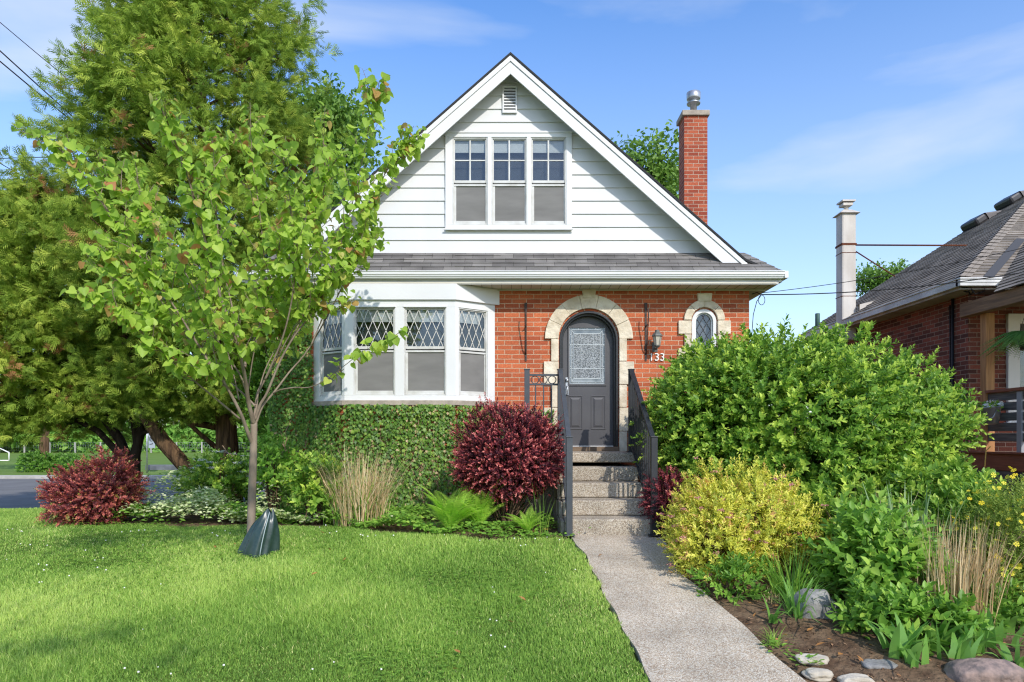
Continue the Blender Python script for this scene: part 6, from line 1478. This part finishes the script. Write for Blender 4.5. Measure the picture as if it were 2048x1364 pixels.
# broadleaf trees behind the houses
def broadleaf(name, label, c, r, n_cl, per, size, seed, group=None, mt=None, spread=.42, trunk_r=.2):
    q = np.random.default_rng(seed); nz = Noise(seed); c = np.array(c); gz = float(g(c[0], c[1])); t = thing(name, label, 'tree', (c[0], c[1], gz), group)
    d = nrm(q.normal(size=(n_cl, 3))); C = c+d*np.array(r)*(q.uniform(.25, 1, (n_cl, 1))**.5)*(1+.18*nz(d*3)[:, None])
    mb = MB(); mb.tube([(c[0], c[1], gz-.1), (c[0]+.1, c[1], (gz+c[2])/2-.2), (c[0], c[1], c[2]+r[2]*.5)], [trunk_r, trunk_r*.7, trunk_r*.2], 9)
    for i in q.choice(n_cl, min(40, n_cl), replace=False): mb.tube([Vector((c[0], c[1], c[2]-r[2]*.5)), Vector(C[i])*.5+Vector((c[0], c[1], c[2]-r[2]*.25))*.5, Vector(C[i])], [.06, .04, .012], 5, caps=False)
    mb.build('trunk', MT['barkdark'], t)
    pos = (C[:, None]+q.normal(size=(n_cl, per, 3))*spread*np.array([1, 1, .62])).reshape(-1, 3); m = len(pos); ax = nrm(q.normal(size=(m, 3))+[0, 0, -.35]); nm = nrm(q.normal(size=(m, 3))*.6+[0, -.1, 1])
    scatter('crown', T_SIMPLE, pos, frames(ax, nm), size*q.uniform(.7, 1.25, m), np.clip(np.repeat(q.normal(.45, .2, n_cl), per)+q.normal(size=m)*.15, 0, 1), mt or MT['f_tree'], t)
    return t
c = P(1275, 365, 23); broadleaf('broadleaf_tree', 'green leafy tree behind the right roof slope next to the brick chimney', c, (1.45, 1.4, 1.5), 95, 60, .19, 161, 'broadleaf trees behind the houses', spread=.30)
c = P(655, 275, 21); broadleaf('broadleaf_tree', 'green leafy tree rising behind the roof beside the tall cedar', c, (1.25, 1.2, 1.6), 120, 60, .17, 162, 'broadleaf trees behind the houses', spread=.32)
c = P(1765, 560, 30); broadleaf('broadleaf_tree', 'small distant treetop peeping over the taupe hip roof', c, (1.1, 1.0, .75), 60, 50, .16, 163, 'broadleaf trees behind the houses', spread=.25)
c = P(660, 470, 18.5); broadleaf('broadleaf_tree', 'leafy tree filling the gap between the cedar and the left eave', c, (1.2, 1.0, 1.6), 80, 50, .17, 164, 'broadleaf trees behind the houses', spread=.34)

q = np.random.default_rng(165); t = thing('boulevard_tree', 'leafy boulevard tree standing behind the viewpoint, its shade dappling the lawn', 'tree', (-1.6, -3.2, float(g(-1.6, -3.2))))
mb = MB(); b0 = Vector((-1.6, -3.2, -.3)); fork = Vector((-1.5, -2.9, 4.0)); mb.tube([b0, Vector((-1.6, -3.1, 2)), fork], [.2, .16, .13], 10); CC = []
for (x_, y_, z_, r_, k_) in ((-2.7,-.1,6.0,.26,5),(-1.5,.95,6.1,.22,4),(-.6,1.25,6.0,.24,5),(.1,1.25,6.1,.18,4),(-4.6,-2.0,6.8,.7,9),(-2.4,-4.6,8.0,1.2,24),(.8,-5.2,7.6,1.1,20)):
    e = Vector((x_, y_, z_)); mb.tube([fork, fork.lerp(e, .5)+Vector((0, 0, .5)), e], [.022, .014, .007], 6, caps=False)
    for j in range(k_): CC.append(np.array(e)+q.normal(size=3)*r_*np.array([1, .8, .5]))
mb.build('trunk', MT['barkdark'], t); CC = np.array(CC); pos = (CC[:, None]+q.normal(size=(len(CC), 42, 3))*[.17, .17, .12]).reshape(-1, 3); m = len(pos)
scatter('crown', T_SIMPLE, pos, frames(nrm(q.normal(size=(m, 3))+[0, 0, -.3]), nrm(q.normal(size=(m, 3))*.5+[0, 0, 1])), .12*q.uniform(.7, 1.2, m), q.uniform(.1, .9, m), MT['f_tree'], t)
# ------------------------------------------------------------------ far left: park beyond the road
bt = P(88, 946, 31.5); bz = .10
t = thing('street_tree', 'young park tree with a straight bare trunk beyond the road', 'tree', (bt.x, 31.5, bz))
mb = MB(); mb.tube([(bt.x, 31.5, bz-.05), (bt.x, 31.5, bz+.5), (bt.x+.03, 31.5, 2.4), (bt.x, 31.5, 5.5)], [.34, .21, .19, .1], 12); mb.build('trunk', MT['barkcedar'], t)
q = np.random.default_rng(171); C = np.array([bt.x, 31.5, 5.6])+nrm(q.normal(size=(90, 3)))*np.array([3.4, 2.6, 2.4])*(q.uniform(.2, 1, (90, 1))**.5); pos = (C[:, None]+q.normal(size=(90, 45, 3))*[.5, .5, .3]).reshape(-1, 3); m = len(pos)
scatter('crown', T_SIMPLE, pos, frames(nrm(q.normal(size=(m, 3))+[0, 0, -.4]), nrm(q.normal(size=(m, 3))*.6+[0, 0, 1])), .30*q.uniform(.7, 1.2, m), q.uniform(.1, .8, m), MT['f_tree'], t)
for px, w_, sd_, lab in ((68, .75, 172, 'dark green clipped shrub left of the park tree trunk'), (125, 1.3, 173, 'dark green clipped shrub right of the park tree trunk')):
    c = P(px, 930, 31.0); shrub('park_shrub', lab, 'shrub', [(c.x, 31.2, .42, w_, .6, .48)], 330, .22, 8, .12, T_SIMPLE, MT['f_mid'], sd_, tint=(.22,.15), inner=.3, stems=10, zmin=lambda x, y: 0*x+.12)
# sign post
sp_ = P(294, 940, 30.2)
t = thing('sign_post', 'parking sign post with two grey plates beyond the road', 'sign', (sp_.x, 30.2, .1))
mb = MB(); mb.tube([(sp_.x, 30.2, .0), (sp_.x, 30.2, Zp(832, 30.2))], .035, 8); mb.build('post', MT['galv'], t)
mb = MB(); xs_, zs_ = P(303, 857, 30.1).x, P(303, 857, 30.1).z; mb.box(xs_-.20, xs_+.20, 30.13, 30.15, zs_-.33, zs_+.33)
up_ = mb.build('upper_plate', MT['sign'], t, bevel=.01)
mb = MB()
for k in range(6): mb.box(xs_-.15, xs_+.15, 30.122, 30.129, zs_+.18-.08*k, zs_+.21-.08*k)
mb.build('lettering', MT['signblack'], up_)
mb = MB(); xl_, zl_ = P(302.5, 884, 30.1).x, P(302.5, 884, 30.1).z; mb.box(xl_-.14, xl_+.14, 30.13, 30.15, zl_-.27, zl_+.27); lo_ = mb.build('lower_plate', MT['sign'], t, bevel=.01)
mb = MB(); mb.tube([(xl_+.10*math.cos(k*.35), 30.122, zl_+.14+.10*math.sin(k*.35)) for k in range(19)], .012, 5); mb.box(xl_-.045, xl_-.015, 30.118, 30.128, zl_+.08, zl_+.2); mb.box(xl_-.013, xl_+.04, 30.118, 30.128, zl_+.14, zl_+.2); mb.tube([(xl_-.07, 30.12, zl_+.21), (xl_+.07, 30.12, zl_+.07)], .01, 5)
mb.tube([(xl_-.08, 30.122, zl_-.10), (xl_+.06, 30.122, zl_-.08), (xl_+.02, 30.122, zl_-.03)], .014, 5); mb.build('lettering', MT['signblack'], lo_)
# low concrete barrier
a = P(290, 940, 33); b = P(395, 940, 33); mb = MB(); mb.box(a.x, b.x, 33, 33.5, .05, Zp(930, 33)); tag(mb.build('concrete_barrier', noisy('stained_concrete', (.17,.18,.20), (.10,.11,.125), 2.5, .9), bevel=.03), 'low dark grey concrete barrier behind the sign post', 'barrier')
# goal
gl_ = 46.0; wpt = MT['petalwhite']; gt = thing('soccer_goal', 'white tubular soccer goal frame on the field at the left edge', 'goal', (P(0, 0, gl_).x, gl_, .1))
q0 = P(18, 924, gl_); q1 = P(18, 905, gl_); q2 = P(-8, 893, gl_); zb0 = .12
mb = MB(); mb.tube([(q0.x, gl_, zb0), (q1.x, gl_, q1.z), (q2.x, gl_, q2.z), (q2.x, gl_, zb0)], .045, 6); mb.tube([(q0.x, gl_, zb0), (q2.x, gl_, zb0)], .045, 6); mb.build('goal_frame', wpt, gt)
mb = MB(); mb.tube([(q2.x, gl_, q2.z), (q2.x-3.2, gl_-2.4, q2.z)], .045, 6); mb.tube([(q2.x-3.2, gl_-2.4, q2.z), (q2.x-3.2, gl_-2.4, zb0)], .045, 6); mb.build('crossbar', wpt, gt)
# wire fence at the edge of the woods
fn = thing('wire_fence', 'grey wire fence with pale posts along the far edge of the field', 'fence', (-50, 70, .1))
for k in range(24):
    x = -76+k*2.6; mb = MB(); mb.box(x-.055, x+.055, 69.94, 70.06,   .08, 1.2); mb.build('post', MT['kerb'], fn)
mb = MB()
for z in (.3, .6, .9, 1.15): mb.tube([(-77, 70, z), (-16, 70, z)], .006, 4)
for k in range(240): x = -77+k*.254; mb.tube([(x, 70, .15), (x, 70, 1.15)], .006, 3)
mb.build('wire_mesh', MT['galv'], fn)
q = np.random.default_rng(181); n = 52000; x = q.uniform(-95, -8, n); y = 74+q.uniform(0, 16, n); nz = Noise(182)
zt = 9+3.5*nz(np.stack([x*.35, y*.3, 0*x], -1)); z = .1+zt*q.uniform(0, 1, n)**.8; low = q.uniform(0, 1, n) < .45; y[low] = 71.5+q.uniform(0, 3, low.sum()); z[low] = .1+2.6*q.uniform(0, 1, low.sum())*(1+.4*nz(np.stack([x[low]*.8, y[low], 0*x[low]], -1)))
bump = nz(np.stack([x*.55, y*.2, z*.6], -1)); y = y-2.2*bump
tn_ = np.clip(.45+.22*nz(np.stack([x*.25+4, y*.1, z*.3], -1))+q.normal(size=n)*.16, 0, 1)
tag(scatter('far_woods', T_SIMPLE, np.stack([x, y, z], -1), frames(nrm(q.normal(size=(n, 3))+[0, 0, -.3]), nrm(q.normal(size=(n, 3))*.6+[0, -.4, .8])), .75*q.uniform(.6, 1.3, n), tn_, MT['f_woods'], None, (-50, 80, .1)), 'bright green woodland beyond the fence', 'woods', kind='stuff')

# ------------------------------------------------------------------ the grass itself
q = np.random.default_rng(191); n0 = 1650000
x = q.uniform(-11.5, 1.25, n0); y = q.uniform(3.6, 11.4, n0)
keep = (np.abs(x) < y*1.05+1.2) & (x < path_edge(PATH_L, y)-.015+.03*np.sin(y*23)*np.sin(y*7.3)) & (y < lawn_back(x)+.03) & (q.uniform(0, 1, n0) < np.clip((4.4/y)**1.35, 0, 1))
x, y = x[keep], y[keep]; n = len(x); nz = Noise(192); pt = np.stack([x, y, 0*x], -1)
big_ = nz(pt*1.1); fine_ = nz(pt*5.0+3); mid_ = nz(pt*2.3+9)
cx_, cy_ = hit(480, 1220).x, hit(480, 1220).y
lush = np.exp(-(((x-cx_)/1.25)**2+((y-cy_)/1.0)**2))            # the long uncut patch in the middle of the lawn
h = np.maximum(.020, .039+.013*big_+.016*fine_+.050*lush)*q.uniform(.55, 1.3, n); w = (.0042+.0004*y)*q.uniform(.7, 1.3, n)
dryp = np.clip(nz(pt*1.7+20)*.55-.12, 0, .5)
edge_ = np.exp(-((path_edge(PATH_L, y)-x)/.5)**2)
V, fs = blades(q, x, y, n, h, w, .75, 2, g(x, y)+.002)
ti = np.clip(.44+.15*big_+.14*mid_+.11*fine_+q.normal(size=n)*.17+.12*edge_, 0, .8); dr_ = q.uniform(0, 1, n) < (.03+.25*dryp+.05*edge_); ti[dr_] = q.uniform(.75, 1, dr_.sum())
gr = blade_mesh('grass', V, fs, ti, MT['grass'], None, (-2, 7, .4)); tag(gr, 'short green lawn grass', 'grass', kind='stuff')
# clover leaves mixed in
m = 9000; x = q.uniform(-9.5, 1.2, m*3); y = q.uniform(3.7, 10.8, m*3); pt = np.stack([x, y, 0*x], -1)
keep = (np.abs(x) < y*.82+.5) & (x < path_edge(PATH_L, y)-.04) & (y < lawn_back(x)) & (nz(pt*1.9+31) > .35); x, y = x[keep][:m], y[keep][:m]; m = len(x)
a = q.uniform(0, 6.28, m); xx = np.repeat(x, 3); yy = np.repeat(y, 3); aa = np.repeat(a, 3)+np.tile([0, 2.09, 4.19], m)
zz = np.repeat(g(x, y)+q.uniform(.03, .055, m), 3)
tag(scatter('clover_leaves', T_ROUND, np.stack([xx, yy, zz], -1), frames(np.stack([np.cos(aa), np.sin(aa), 0*aa+.15], -1), np.tile([0., -.15, 1], (3*m, 1))+q.normal(size=(3*m, 3))*.15), .020*np.repeat(q.uniform(.7, 1.3, m), 3), np.repeat(q.uniform(.2, .8, m), 3), MT['f_mid'], None, (-2, 7, .4)), 'clover leaves among the lawn grass', 'clover', kind='stuff')
print('grass', n)
